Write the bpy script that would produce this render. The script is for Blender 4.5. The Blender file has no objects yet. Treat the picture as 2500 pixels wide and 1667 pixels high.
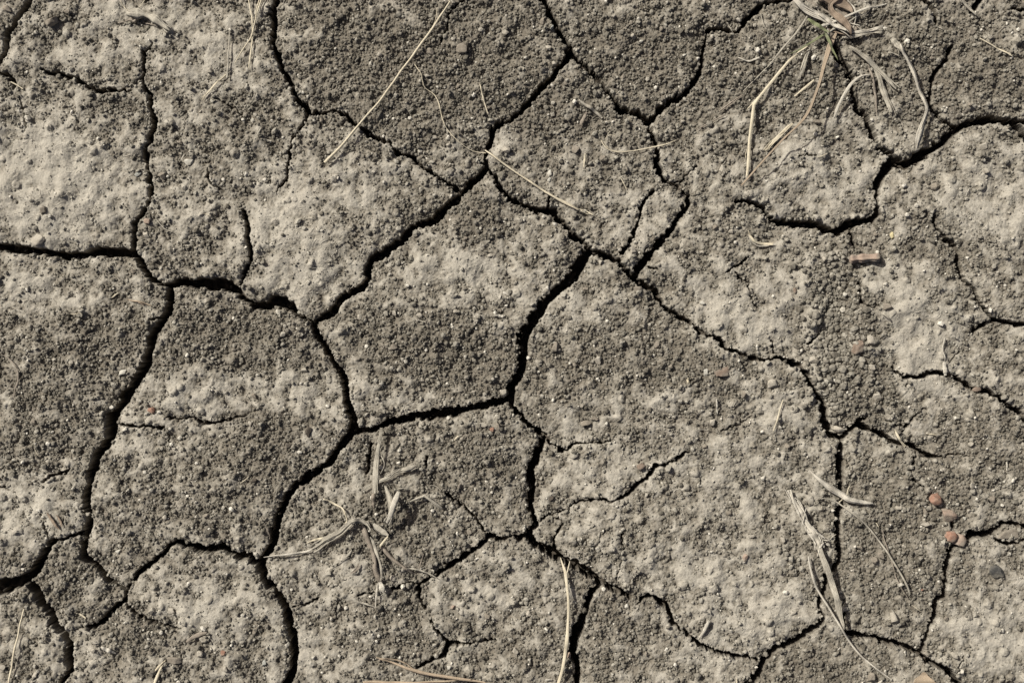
import bpy, math, random
import numpy as np

# ------------------------------------------------------------------ camera, world, sun, exposure
S = 4.0e-4                       # metres for one pixel of the 2500 x 1667 photograph
scene = bpy.context.scene
cam_d = bpy.data.cameras.new("camera"); cam = bpy.data.objects.new("camera", cam_d)
scene.collection.objects.link(cam)
cam_d.lens = 50; cam_d.sensor_width = 36
cam.location = (0, 0, 2500*S*50/36); cam.rotation_euler = (0, 0, 0)
cam_d.clip_start = 0.05; cam_d.clip_end = 500
scene.camera = cam

SUN_EL = 43.0                    # elevation of the sun, degrees
SUN_AZ = 142.0                   # direction TOWARDS the sun in the ground plane, degrees from +X
w = bpy.data.worlds.new("World"); scene.world = w; w.use_nodes = True
nt = w.node_tree; nt.nodes.clear()
sky = nt.nodes.new('ShaderNodeTexSky'); sky.sky_type = 'NISHITA'; sky.sun_disc = False
sky.sun_elevation = math.radians(SUN_EL); sky.sun_rotation = math.radians(90-SUN_AZ)
sky.air_density = 0.35; sky.dust_density = 4.0; sky.ozone_density = 0.2
bg = nt.nodes.new('ShaderNodeBackground'); bg.inputs[1].default_value = 0.068
out = nt.nodes.new('ShaderNodeOutputWorld')
nt.links.new(sky.outputs[0], bg.inputs[0]); nt.links.new(bg.outputs[0], out.inputs[0])
sl = bpy.data.lights.new("sun", 'SUN'); sl.energy = 4.6; sl.angle = math.radians(1.0); sl.color = (1.0, 0.965, 0.875)
so = bpy.data.objects.new("sun", sl); scene.collection.objects.link(so)
from mathutils import Vector
d = Vector((math.cos(math.radians(SUN_EL))*math.cos(math.radians(SUN_AZ)), math.cos(math.radians(SUN_EL))*math.sin(math.radians(SUN_AZ)), math.sin(math.radians(SUN_EL))))
so.rotation_euler = d.to_track_quat('Z', 'Y').to_euler(); so.location = d*5
scene.view_settings.view_transform = 'Standard'; scene.view_settings.look = 'None'
scene.view_settings.gamma = 1; scene.view_settings.exposure = 0.12
scene.render.resolution_x = 1024; scene.render.resolution_y = 682

K = 2.614                        # my reading scale: tile pixels per photo pixel
TM = S/K                         # metres for one tile pixel
TILE = {'T00': (0, 0), 'T10': (600, 0), 'T20': (1200, 0), 'T30': (1850, 0),
        'T01': (0, 550), 'T11': (600, 550), 'T21': (1200, 550), 'T31': (1850, 550),
        'T02': (0, 1067), 'T12': (600, 1067), 'T22': (1200, 1067), 'T32': (1850, 1067)}
def P(tile, x, y):
    ox, oy = TILE[tile]
    return ((ox + x/K) - 1250)*S, (833.5 - (oy + y/K))*S
rng = np.random.default_rng(11)

# ------------------------------------------------------------------ noise helpers
def _hash(ix, iy, seed):
    n = (ix.astype(np.int64)*374761393 + iy.astype(np.int64)*668265263 + seed*1442695041).astype(np.uint64) & np.uint64(0xffffffff)
    n ^= n >> np.uint64(16); n = (n*np.uint64(0x7feb352d)) & np.uint64(0xffffffff)
    n ^= n >> np.uint64(15); n = (n*np.uint64(0x846ca68b)) & np.uint64(0xffffffff)
    n ^= n >> np.uint64(16)
    return (n & np.uint64(0xffffff)).astype(np.float32)/16777215.0
def perlin(x, y, seed):
    x0 = np.floor(x); y0 = np.floor(y); fx = (x-x0).astype(np.float32); fy = (y-y0).astype(np.float32)
    ix = x0.astype(np.int64); iy = y0.astype(np.int64)
    u = fx*fx*fx*(fx*(fx*6-15)+10); v = fy*fy*fy*(fy*(fy*6-15)+10)
    def g(a, b, dx, dy):
        t = _hash(a, b, seed)*6.2831853
        return np.cos(t)*dx + np.sin(t)*dy
    n00 = g(ix, iy, fx, fy); n10 = g(ix+1, iy, fx-1, fy); n01 = g(ix, iy+1, fx, fy-1); n11 = g(ix+1, iy+1, fx-1, fy-1)
    return ((n00*(1-u)+n10*u)*(1-v) + (n01*(1-u)+n11*u)*v)*1.5
def worley(x, y, seed, f2=False):
    ix = np.floor(x).astype(np.int64); iy = np.floor(y).astype(np.int64)
    d1 = np.full(x.shape, 9.0, np.float32); d2 = d1.copy(); idv = np.zeros(x.shape, np.float32)
    for a in (-1, 0, 1):
        for b in (-1, 0, 1):
            cx = ix+a; cy = iy+b
            px = cx + _hash(cx, cy, seed); py = cy + _hash(cx, cy, seed+7)
            dd = np.sqrt((px-x)**2 + (py-y)**2).astype(np.float32)
            m = dd < d1
            d2 = np.where(m, d1, np.minimum(d2, dd)); idv = np.where(m, _hash(cx, cy, seed+13), idv); d1 = np.where(m, dd, d1)
    return (d1, d2, idv)
def sstep(a, b, x):
    t = np.clip((x-a)/(b-a), 0, 1); return t*t*(3-2*t)
# ------------------------------------------------------------------ the cracks, and a straw's shadow cut as a crack (last but one): tile, then x, y, width triples (tile pixels)
CR = """
T00 190 0 22 160 50 25 110 115 22 75 180 20 40 215 22 45 260 24 45 300 20 35 345 18 15 375 16 0 395 14
T00 0 458 12 40 475 14 75 497 14 92 545 10 90 575 6
T00 265 440 8 300 462 13 345 465 15 385 470 11 430 487 17 480 492 13 510 530 13 550 548 13 600 570 15 650 575 15 680 585 9 700 578 13 730 588 11 775 582 11 830 576 9
T00 975 270 6 960 320 5 922 335 14 918 400 14 918 470 12 905 495 9 918 545 12 935 580 16 962 610 20 965 660 20 970 700 14 985 745 26 990 780 24 965 850 20 960 900 18 920 950 14 925 1000 22 940 1050 16 945 1100 16 955 1160 18 970 1215 18 965 1265 18 945 1310 12 905 1360 22 865 1415 20 855 1480 22 855 1568 16 ; T01 850 100 16 865 160 20 885 215 30 930 290 20 970 340 22 1030 370 16 1090 385 26 1150 360 40 1230 370 34 1300 370 60 1380 370 60 1450 385 44 1510 410 22 1540 460 16 1590 490 14 1620 510 30 1699 510 44 ; T11 180 480 50 240 490 48 290 510 40 330 560 20 380 590 14 430 635 18 445 690 24 480 740 30 510 790 22 550 850 22 590 920 26 620 970 30 640 1040 26 650 1120 28 670 1190 34 690 1250 34 690 1300 44 640 1370 36 590 1430 32 550 1500 30 480 1545 26 ; T12 400 250 40 330 310 30 270 370 30 225 450 30 200 530 34 185 610 34 165 690 36 120 760 30 100 810 30 95 880 34 130 930 26 170 950 26 200 1000 30 235 1060 30 265 1120 34 285 1200 40 305 1280 44 310 1360 46 305 1430 40 300 1490 28 265 1568 40
T00 905 495 9 870 525 6
T00 125 630 3 145 700 5 155 745 5 168 790 6 165 835 3
T00 1370 630 4 1430 650 6 1500 690 8 1550 745 5 1590 775 3
T00 1330 1085 6 1330 1130 8 1345 1165 8 1380 1190 6 1420 1225 6
T00 1560 1350 12 1565 1410 16 1580 1450 14 1585 1500 18 1595 1568 16 ; T01 1600 180 18 1590 240 12 1560 290 12 1550 335 10 1530 380 6
T10 200 0 22 170 60 22 180 110 24 182 180 28 180 240 24 170 290 22 205 345 26 225 400 22 245 450 18 270 510 20 300 570 20 330 640 14 375 680 22 395 715 22 385 770 8 345 830 6 315 865 10 285 910 6 275 990 12 275 1050 8 265 1100 10 260 1150 6 220 1185 6 200 1215 4
T10 170 90 10 130 105 7
T10 395 735 12 470 722 12 520 718 10 570 715 8 610 728 14 650 742 18 680 785 14 720 805 10 755 830 16 800 860 16 850 890 16 880 905 8 920 912 10 940 945 8 970 975 18 1030 990 14 1070 1005 16 1095 1040 10 1140 1080 16 1190 1100 16 1230 1130 8 1280 1165 14 1320 1195 18 1370 1228 14
T20 495 330 30 480 385 26 420 440 24 390 500 28 330 555 30 270 620 24 220 665 26 180 720 16 110 770 20 50 800 22 10 830 28 ; T10 1565 900 20 1545 950 18 1525 1010 10 1530 1080 28 1460 1150 30 1400 1210 30 1365 1245 16 1330 1290 36 1270 1330 34 1220 1385 36 1180 1420 36 1100 1425 26 1040 1470 30 990 1540 34 ; T11 940 130 36 860 190 44 800 220 24 780 280 28 785 330 26 760 385 30 700 410 34 650 445 28 590 490 30 560 540 36 510 580 32 440 620 18
T10 1550 1080 14 1600 1140 18 1620 1190 16 1690 1270 16 ; T20 160 1290 22 220 1320 22 290 1340 28 350 1345 26 395 1340 30 410 1390 26 450 1420 18 495 1470 22 520 1520 16 580 1540 24 ; T21 500 50 12 540 90 20 590 120 16 640 165 24 700 185 24 770 210 22 820 230 20 860 290 18 910 325 24 960 370 22 1020 400 22 1055 420 20 1060 460 22 1095 515 12 1140 548 12 1190 580 20 1240 605 18 1300 645 12 1330 680 16 1370 695 10 1430 710 12 1470 745 24 1500 790 14 1560 800 14 1600 825 10 1650 848 12 ; T31 0 850 10 60 862 8 120 840 10 160 850 14 210 870 22 260 885 22 280 910 10 310 950 20 345 1010 20 380 1060 16 405 1110 24 425 1180 34 430 1240 34 450 1290 42 455 1320 20 480 1345 16 530 1350 18 540 1400 20 525 1450 28 ; T32 520 120 38 525 200 34 525 290 28 530 370 20 540 430 18 520 480 26 515 560 24 515 640 24 525 740 28 515 790 20 480 850 20 435 890 20 430 960 20 400 1040 18 395 1090 10 420 1160 10 380 1200 26 320 1240 30 250 1300 26 180 1330 24 110 1355 26 60 1410 28 30 1460 22 5 1520 30 -40 1568 30
T20 370 1340 6 375 1260 8
T20 330 0 20 345 50 22 375 100 20 410 150 20 430 210 24 465 260 16 505 295 20 515 350 24 550 395 18 600 430 20 640 470 26 700 530 16 745 590 20 790 650 20 820 700 28 870 715 16 930 725 30 970 750 22 1005 780 26 1020 840 22 1040 900 22 1060 950 12 1065 1000 24 1055 1050 22 1080 1100 26 1110 1150 18 1165 1185 10 1210 1215 8 1255 1250 16 1262 1290 22 1225 1350 22 1180 1400 20 1150 1460 18 1100 1520 22 1060 1568 24 ; T21 1050 130 22 1000 190 28 960 250 36 925 310 24
T20 1005 780 20 1050 735 18 1080 700 26 1120 660 24 1180 635 24 1230 600 22 1275 555 22 1300 510 20 1325 460 20 1340 400 14 1345 340 14 1360 280 12 1365 230 10 1390 195 18 1430 185 16 1500 197 14 1560 210 10 1605 170 10 1620 125 26 1660 95 24 ; T30 5 60 26 30 25 18 90 15 18 200 0 10
T20 1040 1215 10 985 1270 10 960 1330 12 940 1400 10 920 1460 12 890 1520 16 ; T21 865 130 12 830 180 16
T20 1170 1170 6 1230 1140 8 1260 1110 6 1310 1060 5
T20 1560 1285 12 1620 1280 16 1660 1300 18 ; T30 0 1310 18 40 1340 18 80 1400 20 140 1415 26 220 1425 34 300 1430 36 380 1430 34 440 1470 30 500 1475 34 560 1440 44 640 1420 30 720 1400 28 765 1360 24 760 1320 16 755 1260 14 765 1200 28 780 1140 34 820 1080 40 860 1040 44 940 1040 50 1020 1010 44 1100 960 36 1180 910 28 1230 850 34 1290 810 30 1380 780 28 1460 765 36 1540 760 34 1620 780 36 1660 810 30 1699 850 30
T30 1600 765 20 1699 775 16
T30 590 1470 10 600 1520 14 ; T31 605 100 12 625 160 10
T30 490 290 27 520 370 29 560 430 31 600 490 29 605 560 23 620 640 25 640 705 23 690 740 23 715 800 23 735 860 27 760 920 25 810 960 19 860 985 23 900 1010 25
T30 1250 290 11 1220 330 15 1210 380 15 1160 430 19 1120 480 17 1100 560 15 1095 640 13 1115 690 17 1150 740 15 1180 780 11 1240 800 13
T30 1040 0 16 1090 30 18 1130 80 12 1145 150 8
T30 1420 0 24 1380 50 18 1360 75 10
T30 1640 60 14 1699 60 14
T30 1120 1380 8 1140 1450 10 ; T31 1210 90 16 1260 130 16 1275 190 18 1280 260 20 1300 320 18 1330 370 14 1380 405 12 1390 460 16 1430 510 14 1480 570 14 1500 600 14
T31 1390 670 19 1420 645 19 1470 625 17 1530 610 23 1590 620 19 1650 632 17 1699 637 15
T31 650 365 10 655 420 12 660 490 10 690 515 4 730 528 4 780 500 3
T31 860 900 8 900 950 9 950 975 11 1010 970 15 1060 960 17 1110 940 17 1160 940 13 1220 958 15 1270 970 13 1320 1010 15 1370 1050 17 1450 1050 17 1510 1080 15 1570 1120 15 1620 1160 19 1670 1190 21 1699 1225 17
T31 960 980 6 955 1030 4
T31 1230 870 4 1260 830 4 1300 800 3
T31 545 1340 16 600 1300 20 640 1270 26 655 1240 14 710 1215 5
T31 660 1270 24 720 1300 20 790 1330 22 850 1370 20 900 1395 18 960 1395 18 1010 1420 14 1060 1460 18 1120 1475 18 1160 1475 8 1220 1465 8 1280 1460 6 1350 1470 3
T31 910 1335 8 940 1290 10 980 1240 8 1040 1190 5 1080 1170 3
T31 810 1230 3 870 1260 4 930 1280 4
T31 1010 1440 10 1000 1490 10 990 1530 7
T31 90 740 6 110 820 7
T31 330 750 7 400 700 8
T31 490 1050 4 530 1020 4
T32 560 1010 8 545 1080 10 550 1140 14 560 1250 12 600 1260 22 680 1275 22 760 1280 18 820 1305 24 870 1305 14 930 1335 16 980 1355 18 1040 1385 20 1080 1420 24 1150 1455 22 1200 1480 24 1240 1510 24 1285 1568 24
T32 1040 1370 24 1060 1320 16 1080 1260 12 1100 1210 14 1130 1160 20 1135 1100 20 1130 1050 22 1190 1000 18 1205 940 18 1200 870 18 1215 800 22 1230 730 24 1250 690 10 1320 660 26 1380 620 30 1450 620 28 1510 600 24 1550 555 16 1620 553 14 1699 570 14
T32 1500 620 14 1540 665 12 1600 680 12 1660 665 8 1699 650 8
T32 1245 560 16 1255 580 10
T32 1310 1400 3 1290 1450 4 1270 1500 5
T32 970 210 7 985 260 8 1025 300 10 1060 330 8
T32 570 150 3 585 220 3
T01 0 140 40 70 150 34 150 155 36 240 165 30 330 175 28 400 200 36 460 200 34 540 185 30 620 165 44 700 170 50 780 175 46 850 180 40 885 215 30
T11 690 1300 30 740 1310 20 800 1305 26 870 1280 22 920 1250 30 1000 1240 30 1080 1215 34 1160 1215 40 1240 1205 40 1320 1190 40 1400 1175 30 1480 1150 30 1570 1135 36 1640 1120 30 ; T21 115 1095 34 130 1020 34 170 970 38 195 900 36 200 830 40 200 760 40 215 690 50 260 620 40 300 550 44 340 490 42 400 430 40 460 380 40 520 330 50 560 250 60 600 190 50 640 170 24
T21 115 1100 30 125 1155 24 180 1205 18 240 1280 16 300 1310 20 340 1335 14 360 1380 8 400 1410 8 440 1435 12 480 1440 12 520 1400 8 580 1395 6 640 1385 4 700 1390 8 760 1380 4
T21 330 1360 20 320 1400 24 290 1450 30 280 1510 36 ; T22 250 200 34 255 290 36 250 370 34 250 450 26 275 510 20 285 560 24 240 600 22 240 630 34 270 680 34 330 700 30 400 740 44 450 780 24 520 810 40 590 850 38 660 890 30 710 930 30 760 955 26 820 980 22 880 1025 16
T12 1550 620 18 1600 640 20 1640 655 18 ; T22 50 650 18 110 635 10 150 640 18 180 650 18 215 620 14
T12 1550 630 14 1500 690 14 1430 735 22 1370 780 20 1310 820 22 1230 860 16 1150 910 12 1100 935 8 1050 928 8 1000 950 10 940 970 12
T12 1105 940 13 1105 1000 13 1125 1060 13 1150 1090 11
T12 1530 590 9 1500 560 9 1440 490 8 1390 440 10 1330 405 12 1280 360 10
T12 1180 1160 8 1220 1220 9 1270 1290 11 1290 1330 14 1270 1380 20 1230 1415 16 1160 1435 14 1100 1470 10
T12 1290 1325 11 1350 1310 15 1400 1315 11 1460 1310 9 1540 1295 9 1600 1290 7
T12 800 40 14 785 130 12 780 200 10 765 240 8
T12 1160 130 9 1150 180 9 1170 225 8
T12 300 1085 6 400 1060 7 470 1025 6
T12 720 1005 6 820 990 6
T22 925 1060 6 960 1030 12 1010 1010 14 1060 1030 16 1120 1080 22 1150 1140 18 1160 1190 14 1200 1215 10 1240 1250 12 1290 1290 14 1350 1330 16 1410 1360 16 1480 1385 14 1560 1400 18 1640 1400 12 1699 1430 14
T22 680 950 20 640 1000 20 610 1070 24 590 1140 28 560 1220 40 530 1290 36 520 1360 34 535 1420 36 545 1500 26 545 1568 30
T22 400 700 14 395 660 8 430 610 6 455 560 5 430 520 3 390 515 3
T22 305 540 6 340 505 6 390 485 5 440 480 5 490 470 5 500 440 5 560 410 8 620 395 8 680 390 8 730 405 8 780 410 8 830 385 12 880 350 14 930 300 14 990 265 14 1020 230 14 1050 180 14 1080 175 8 1110 180 8 1190 135 10 1250 95 8
T21 1470 1320 5 1540 1290 4 1600 1260 4 1660 1220 3
T22 360 440 3 420 430 3 480 415 3
T22 835 620 7 830 680 6 845 720 6
T22 830 790 3 800 920 3
T02 800 985 13 790 970 13 730 930 19 680 900 27 640 850 23 590 810 25 540 770 35 530 700 33 535 660 25 545 610 23 565 560 37 575 500 25 555 430 41 555 360 35 570 290 31 580 230 35 610 180 39 620 130 33 650 70 39 ; T01 690 1370 45 710 1300 49 710 1220 51 750 1170 35 780 1110 51 840 1030 51 890 960 49 930 890 45 945 820 31 960 750 49 980 690 43 1030 630 23 1070 570 29 1080 500 35 1085 430 35 1090 395 25
T02 540 610 12 480 620 10 430 640 14 380 650 18 330 660 26 300 710 30 280 770 32 230 840 40 170 900 46 100 930 60 40 945 70 0 950 70
T02 320 640 6 290 590 8 285 540 4 260 490 4
T02 200 940 34 240 1000 38 265 1060 36 310 1100 34 325 1150 36 350 1200 46 400 1240 40 430 1290 18 440 1340 34 430 1380 36 435 1430 36 455 1480 30 420 1530 26 390 1568 24
T02 800 985 8 790 1040 24 740 1090 24 690 1140 22 640 1185 20 600 1210 20 540 1215 10 505 1215 8
T02 810 970 8 840 920 18 880 870 20 930 830 20 990 780 20 1040 740 20 1090 680 18 1140 665 24 1180 690 22 1240 700 30 1300 715 36 1370 710 36 1430 700 36 1480 740 24 1530 760 40 1590 770 40 1640 810 34 1680 860 34
T02 800 1050 8 840 1100 10 880 1140 10 940 1165 12 990 1185 12 1060 1195 10 1100 1220 10 1160 1222 4
T02 270 290 4 320 250 10 370 235 12 430 220 8 450 200 4
T02 0 325 6 60 335 5
T01 760 1275 8 820 1280 10 870 1285 10 930 1275 10 1000 1285 10 1045 1290 8 1070 1330 5 1085 1400 5
T01 1060 1222 7 1150 1235 8 1230 1225 7 1290 1260 10 1340 1255 10 1400 1262 9 1460 1235 6 1560 1225 5
T01 970 600 8 1030 590 6
T01 970 600 4 940 640 4
T11 470 1275 3 530 1320 4 600 1365 4
T11 1010 1290 3 1060 1340 3
T21 1560 300 6 1640 380 7 1660 480 7 1699 520 8
T21 1500 300 7 1580 250 9 1640 205 8
T21 1000 270 10 1060 275 6
T30 260 995 5 320 988 5 370 997 5
T10 1360 25 8 1300 80 8 1285 190 6 1260 230 8 1235 300 8
T10 1500 830 3 1570 820 4
"""
cracks = []
for line in CR.strip().splitlines():
    pts = []
    for seg in line.split(';'):
        tk = seg.split(); t = tk[0]; v = [float(q) for q in tk[1:]]
        for k in range(0, len(v), 3):
            x, y = P(t, v[k], v[k+1]); pts.append((x, y, v[k+2]*TM))
    # cracks that run out of the picture run on beyond its edge
    for end in (0, -1):
        a = pts[end]; b = pts[1 if end == 0 else -2]
        if abs(a[0]) > 0.494 or abs(a[1]) > 0.329:
            vx, vy = a[0]-b[0], a[1]-b[1]; n = math.hypot(vx, vy)
            e = (a[0]+vx/n*0.09, a[1]+vy/n*0.09, a[2]*0.9)
            if end == 0: pts.insert(0, e)
            else: pts.append(e)
    cracks.append(pts)

# ------------------------------------------------------------------ the grid of the ground sheet
def axis(half, step, far, ratio):
    n = int(half/step); c = np.arange(-n, n+1)*step
    e = []; s = step; v = c[-1]
    while v < far:
        s *= (1.0085 if v < c[-1]+0.42 else ratio); v += s; e.append(v)
    e = np.array(e)
    return np.concatenate([-e[::-1], c, e])
STEP = 0.00066
gx = axis(0.555, STEP, 60, 1.13); gy = axis(0.385, STEP, 60, 1.13)
X, Y = np.meshgrid(gx, gy)                     # rows are y
Xf = X.astype(np.float64); Yf = Y.astype(np.float64)
near = (np.abs(Xf) < 3) & (np.abs(Yf) < 3)

def fb(sc, seed): return perlin(Xf/sc, Yf/sc, seed)
n25 = fb(0.022, 1); n25b = fb(0.022, 2)
n8 = fb(0.007, 3); n8b = fb(0.007, 4)
n3 = fb(0.0028, 5); n3b = fb(0.0028, 6)
n5 = fb(0.0042, 7); n5b = fb(0.0042, 8)
WX = Xf + n25*0.0012 + n8*0.0013 + n5*0.0013 + n3*0.0011
WY = Yf + n25b*0.0012 + n8b*0.0013 + n5b*0.0013 + n3b*0.0011

BIG = 0.2
E = np.full(X.shape, BIG, np.float32)          # signed distance to the crack edge, negative inside
CWd = np.full(X.shape, 0.001, np.float32)      # width of the nearest crack
REACH = 0.022
ED = {}                                        # distance to the wide cracks, for the plates' sagging rims
for pts in cracks:
    for (x0, y0, w0), (x1, y1, w1) in zip(pts[:-1], pts[1:]):
        r = REACH + max(w0, w1)
        i0, i1 = np.searchsorted(gx, [min(x0, x1)-r, max(x0, x1)+r]); j0, j1 = np.searchsorted(gy, [min(y0, y1)-r, max(y0, y1)+r])
        wx = WX[j0:j1, i0:i1]; wy = WY[j0:j1, i0:i1]
        vx, vy = x1-x0, y1-y0; L2 = vx*vx+vy*vy+1e-12
        t = np.clip(((wx-x0)*vx+(wy-y0)*vy)/L2, 0, 1)
        ww = w0+(w1-w0)*t
        ww = (ww*1.24+0.0008+0.0008*sstep(0.0008, 0.0026, ww))*(1.0 + 0.24*n8[j0:j1, i0:i1] + 0.22*n5[j0:j1, i0:i1] + 0.12*n3[j0:j1, i0:i1])
        e = (np.hypot(wx-(x0+vx*t), wy-(y0+vy*t)) - ww*0.5).astype(np.float32)
        sub = E[j0:j1, i0:i1]; m = e < sub
        CWd[j0:j1, i0:i1][m] = ww[m]; sub[m] = e[m]
# beyond the picture: a net of drying cracks of the same size
outd = np.maximum(np.maximum(np.abs(Xf)-0.505, np.abs(Yf)-0.338), 0)
om = (outd > 0.0)
d1, d2, _ = worley((WX[om]+n25[om]*0.01)/0.13+0.37, (WY[om]+n25b[om]*0.01)/0.13+0.2, 77)
ev = (d2-d1)*0.5*0.13 - 0.0022 + np.maximum(0.03-outd[om], 0)*0.6
EE = E[om]; mm = ev < EE; EE[mm] = ev[mm]; E[om] = EE
CC = CWd[om]; CC[mm] = 0.0044; CWd[om] = CC

# ------------------------------------------------------------------ pale crust patches and crumbly patches (x, y, rx, ry, amount; in 2352-wide view pixels)
LIGHT = [(100,370,120,110,1.0),(200,450,120,90,.6),(80,520,110,50,.5),(80,660,80,60,.7),(200,110,110,60,.35),(470,120,50,110,.5),(540,140,40,60,.4),(300,40,80,40,.5),(400,480,70,60,.35),
 (640,500,90,80,.8),(720,640,90,70,.8),(800,420,120,50,.5),(640,380,60,40,.4),(1110,640,80,60,.8),(1000,610,60,60,.5),(700,910,100,60,.6),(480,920,120,50,.5),(1000,915,150,25,.6),(310,1010,60,50,.5),
 (60,1150,100,90,.7),(450,1400,90,50,.8),(780,1320,90,40,.6),(1100,1370,90,50,.6),(720,1480,70,60,.6),(1330,720,80,50,.4),(1500,920,90,60,.3),(1420,1080,140,40,.6),(1330,990,60,40,.5),
 (1660,720,100,50,.9),(1740,780,80,40,.6),(1850,620,80,60,.5),(1860,740,60,70,.6),(2050,650,70,50,.8),(2090,760,90,80,1.0),(2110,850,60,40,.6),(2280,470,110,100,.8),(2150,900,70,60,.4),
 (1900,440,140,50,.5),(1850,340,80,50,.5),(1570,1310,150,50,.6),(1760,1400,140,60,.7),(1720,1130,120,80,.4),(1800,950,80,60,.5),(2050,1010,70,50,.5),(2290,1450,110,80,.8),(1640,1500,60,50,.6),
 (1150,320,60,30,.4),(1480,510,60,50,.5),(800,1110,60,60,.5),(720,1010,50,40,.3),(160,1480,60,50,.5),(200,1240,30,30,.4),(1040,1500,60,40,.4),(560,1300,60,40,.5),(1930,1000,60,70,.5),(1340,1160,80,50,.4),(2180,1240,80,50,.5),(2030,330,50,70,.4)]
DARK = [(800,100,130,100,.8),(950,200,160,110,.9),(1100,130,180,130,.6),(1150,40,120,60,.5),(1450,130,140,110,.8),(1560,150,100,100,.5),(1300,270,90,60,.6),(250,260,80,50,.4),(560,300,80,60,.6),
 (350,510,60,30,.6),(1100,490,90,60,1.0),(990,790,170,80,1.0),(1090,870,130,50,.9),(600,770,130,70,1.0),(430,740,80,60,.6),(200,770,120,60,.7),(120,860,80,60,.4),(70,1000,140,110,.6),
 (640,1000,80,60,.9),(560,1070,90,60,.6),(1100,1050,100,100,.7),(880,1180,120,90,.5),(915,1170,45,50,1.2),(850,1250,30,60,.7),(1910,60,60,50,.8),(2110,120,40,30,.8),(1500,790,170,80,.5),(1580,860,140,50,.5),(1920,660,70,60,.7),(1970,800,60,160,1.1),(2000,930,90,60,.9),(2100,1100,130,80,.5),
 (2080,1260,130,120,.9),(2220,170,140,110,.7),(2050,130,120,120,.6),(1860,200,110,70,.6),(1690,130,90,120,.5),(1400,1420,70,90,.9),(300,1440,90,60,.5),(130,1320,70,70,.7),(500,1190,120,60,.4),(1900,1380,50,80,.4),
 (1860,1540,120,60,.8),(2260,1020,110,60,.6),(1000,1270,100,80,.4),(900,1440,150,60,.5),(1200,1500,90,60,.5),(1460,1000,90,50,.3),(1300,830,80,70,.4),(800,1020,150,60,.3),(300,1140,70,80,.3),(2180,560,90,80,.5),(1200,250,80,60,.4),(1700,450,60,60,.4)]
def patches(lst):
    a = np.zeros(X.shape, np.float32)
    for (x, y, rx, ry, am) in lst:
        cx = (x*1.063-1250)*S; cy = (833.5-y*1.063)*S; rx *= 1.063*S; ry *= 1.063*S
        i0, i1 = np.searchsorted(gx, [cx-2.6*rx, cx+2.6*rx]); j0, j1 = np.searchsorted(gy, [cy-2.6*ry, cy+2.6*ry])
        q = ((Xf[j0:j1, i0:i1]+n25[j0:j1, i0:i1]*0.012-cx)/rx)**2 + ((Yf[j0:j1, i0:i1]+n25b[j0:j1, i0:i1]*0.012-cy)/ry)**2
        a[j0:j1, i0:i1] += (am*np.exp(-q*0.9)).astype(np.float32)
    return a
lm = patches(LIGHT); dm = patches(DARK)
n60 = fb(0.06, 21); n15 = fb(0.016, 22)
outf = sstep(0.0, 0.08, outd)
crust = 0.37 + 0.70*lm - 0.58*dm + 0.46*n15 + 0.38*n8 + 0.30*n25 + 0.20*n5 + 0.22*n3 + outf*0.9*n60 + 0.12*n60
crust = np.clip(0.5+(crust-0.42)*1.30, 0, 1)    # 1 = smooth pale crust, 0 = loose crumbs

# ------------------------------------------------------------------ relief
BUMP = [(2035,800,45,120,-6.0),(2045,700,60,50,-3.0),(1965,760,45,90,3.0),(2200,720,110,110,3.5),(120,45,22,22,4.0),(940,1200,40,40,3.0),(2190,110,45,45,5.0),(1000,1290,50,40,-3.0),(640,740,110,60,-3.0),
        (560,730,60,45,-3.5),(1000,1190,60,60,2.5),(905,1235,26,34,4.5),(880,1320,30,40,2.5),(1270,540,60,50,-1.5),(1920,400,120,80,4.0),(100,440,160,120,3.0),(760,560,120,110,3.0),(1100,700,140,100,3.5),(520,1150,150,110,2.5),(1480,900,190,140,3.5),
        (1580,1350,180,110,3.0),(2300,1560,120,80,2.5),(1190,1180,60,70,-2.0),(2000,1580,60,40,-2.0),(1440,260,110,90,3.0),(960,220,170,130,2.0),(1180,1110,60,50,1.5),(470,1500,110,60,2.5),(2170,1230,70,120,-2.0),(1290,1260,70,60,2.0),(2370,560,120,120,2.5)]
plate = np.zeros(X.shape, np.float32)
for (x, y, rx, ry, mmh) in BUMP:
    cx = (x-1250)*S; cy = (833.5-y)*S; rx *= S; ry *= S
    plate += (mmh*0.001*np.exp(-((Xf-cx)/rx)**2-((Yf-cy)/ry)**2)).astype(np.float32)
plate += n60*0.004 + n25*0.0028 + n15*0.0020
e0 = np.clip(E, 0, 0.05)
rim = np.clip(CWd/0.006, 0.05, 1.1)
plate -= rim*(0.0016*np.exp(-e0/0.009) + 0.0008*np.exp(-e0/0.0012))
far = sstep(0.8, 4.0, np.maximum(np.abs(Xf), np.abs(Yf)))
det = (1-far)
# lumps of the crust and grains too small to be separate crumbs
wx = Xf + n8*0.0012 + n3*0.0006; wy = Yf + n8b*0.0012 + n3b*0.0006
lump = fb(0.0105, 31)
def domes(cell, seed, lo, hi, thr):
    """rounded lumps of mixed size sitting half in the surface; returns their height in metres"""
    l, _, i = worley(wx/cell, wy/cell, seed)
    k = (i-thr)/(1-thr); rad = lo+(hi-lo)*k*k
    return np.where(i > thr, np.sqrt(np.clip(1-(l/np.maximum(rad, .01))**2, 0, 1))*rad*cell, 0).astype(np.float32)
d_big = domes(0.0125, 33, .10, .42, .62); d_mid = domes(0.0060, 37, .14, .46, .45); d_sm = domes(0.0030, 35, .2, .5, .25)
l1, _, lid = worley(wx/0.009, wy/0.009, 39)
pit = (np.clip(0.15-l1, 0, 1)*(lid < 0.07)).astype(np.float32)
rough = 1-crust
fine = fb(0.0016, 41)
grain = d_sm/0.0015
cell = np.maximum(np.gradient(gx)[None, :], np.gradient(gy)[:, None])
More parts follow.
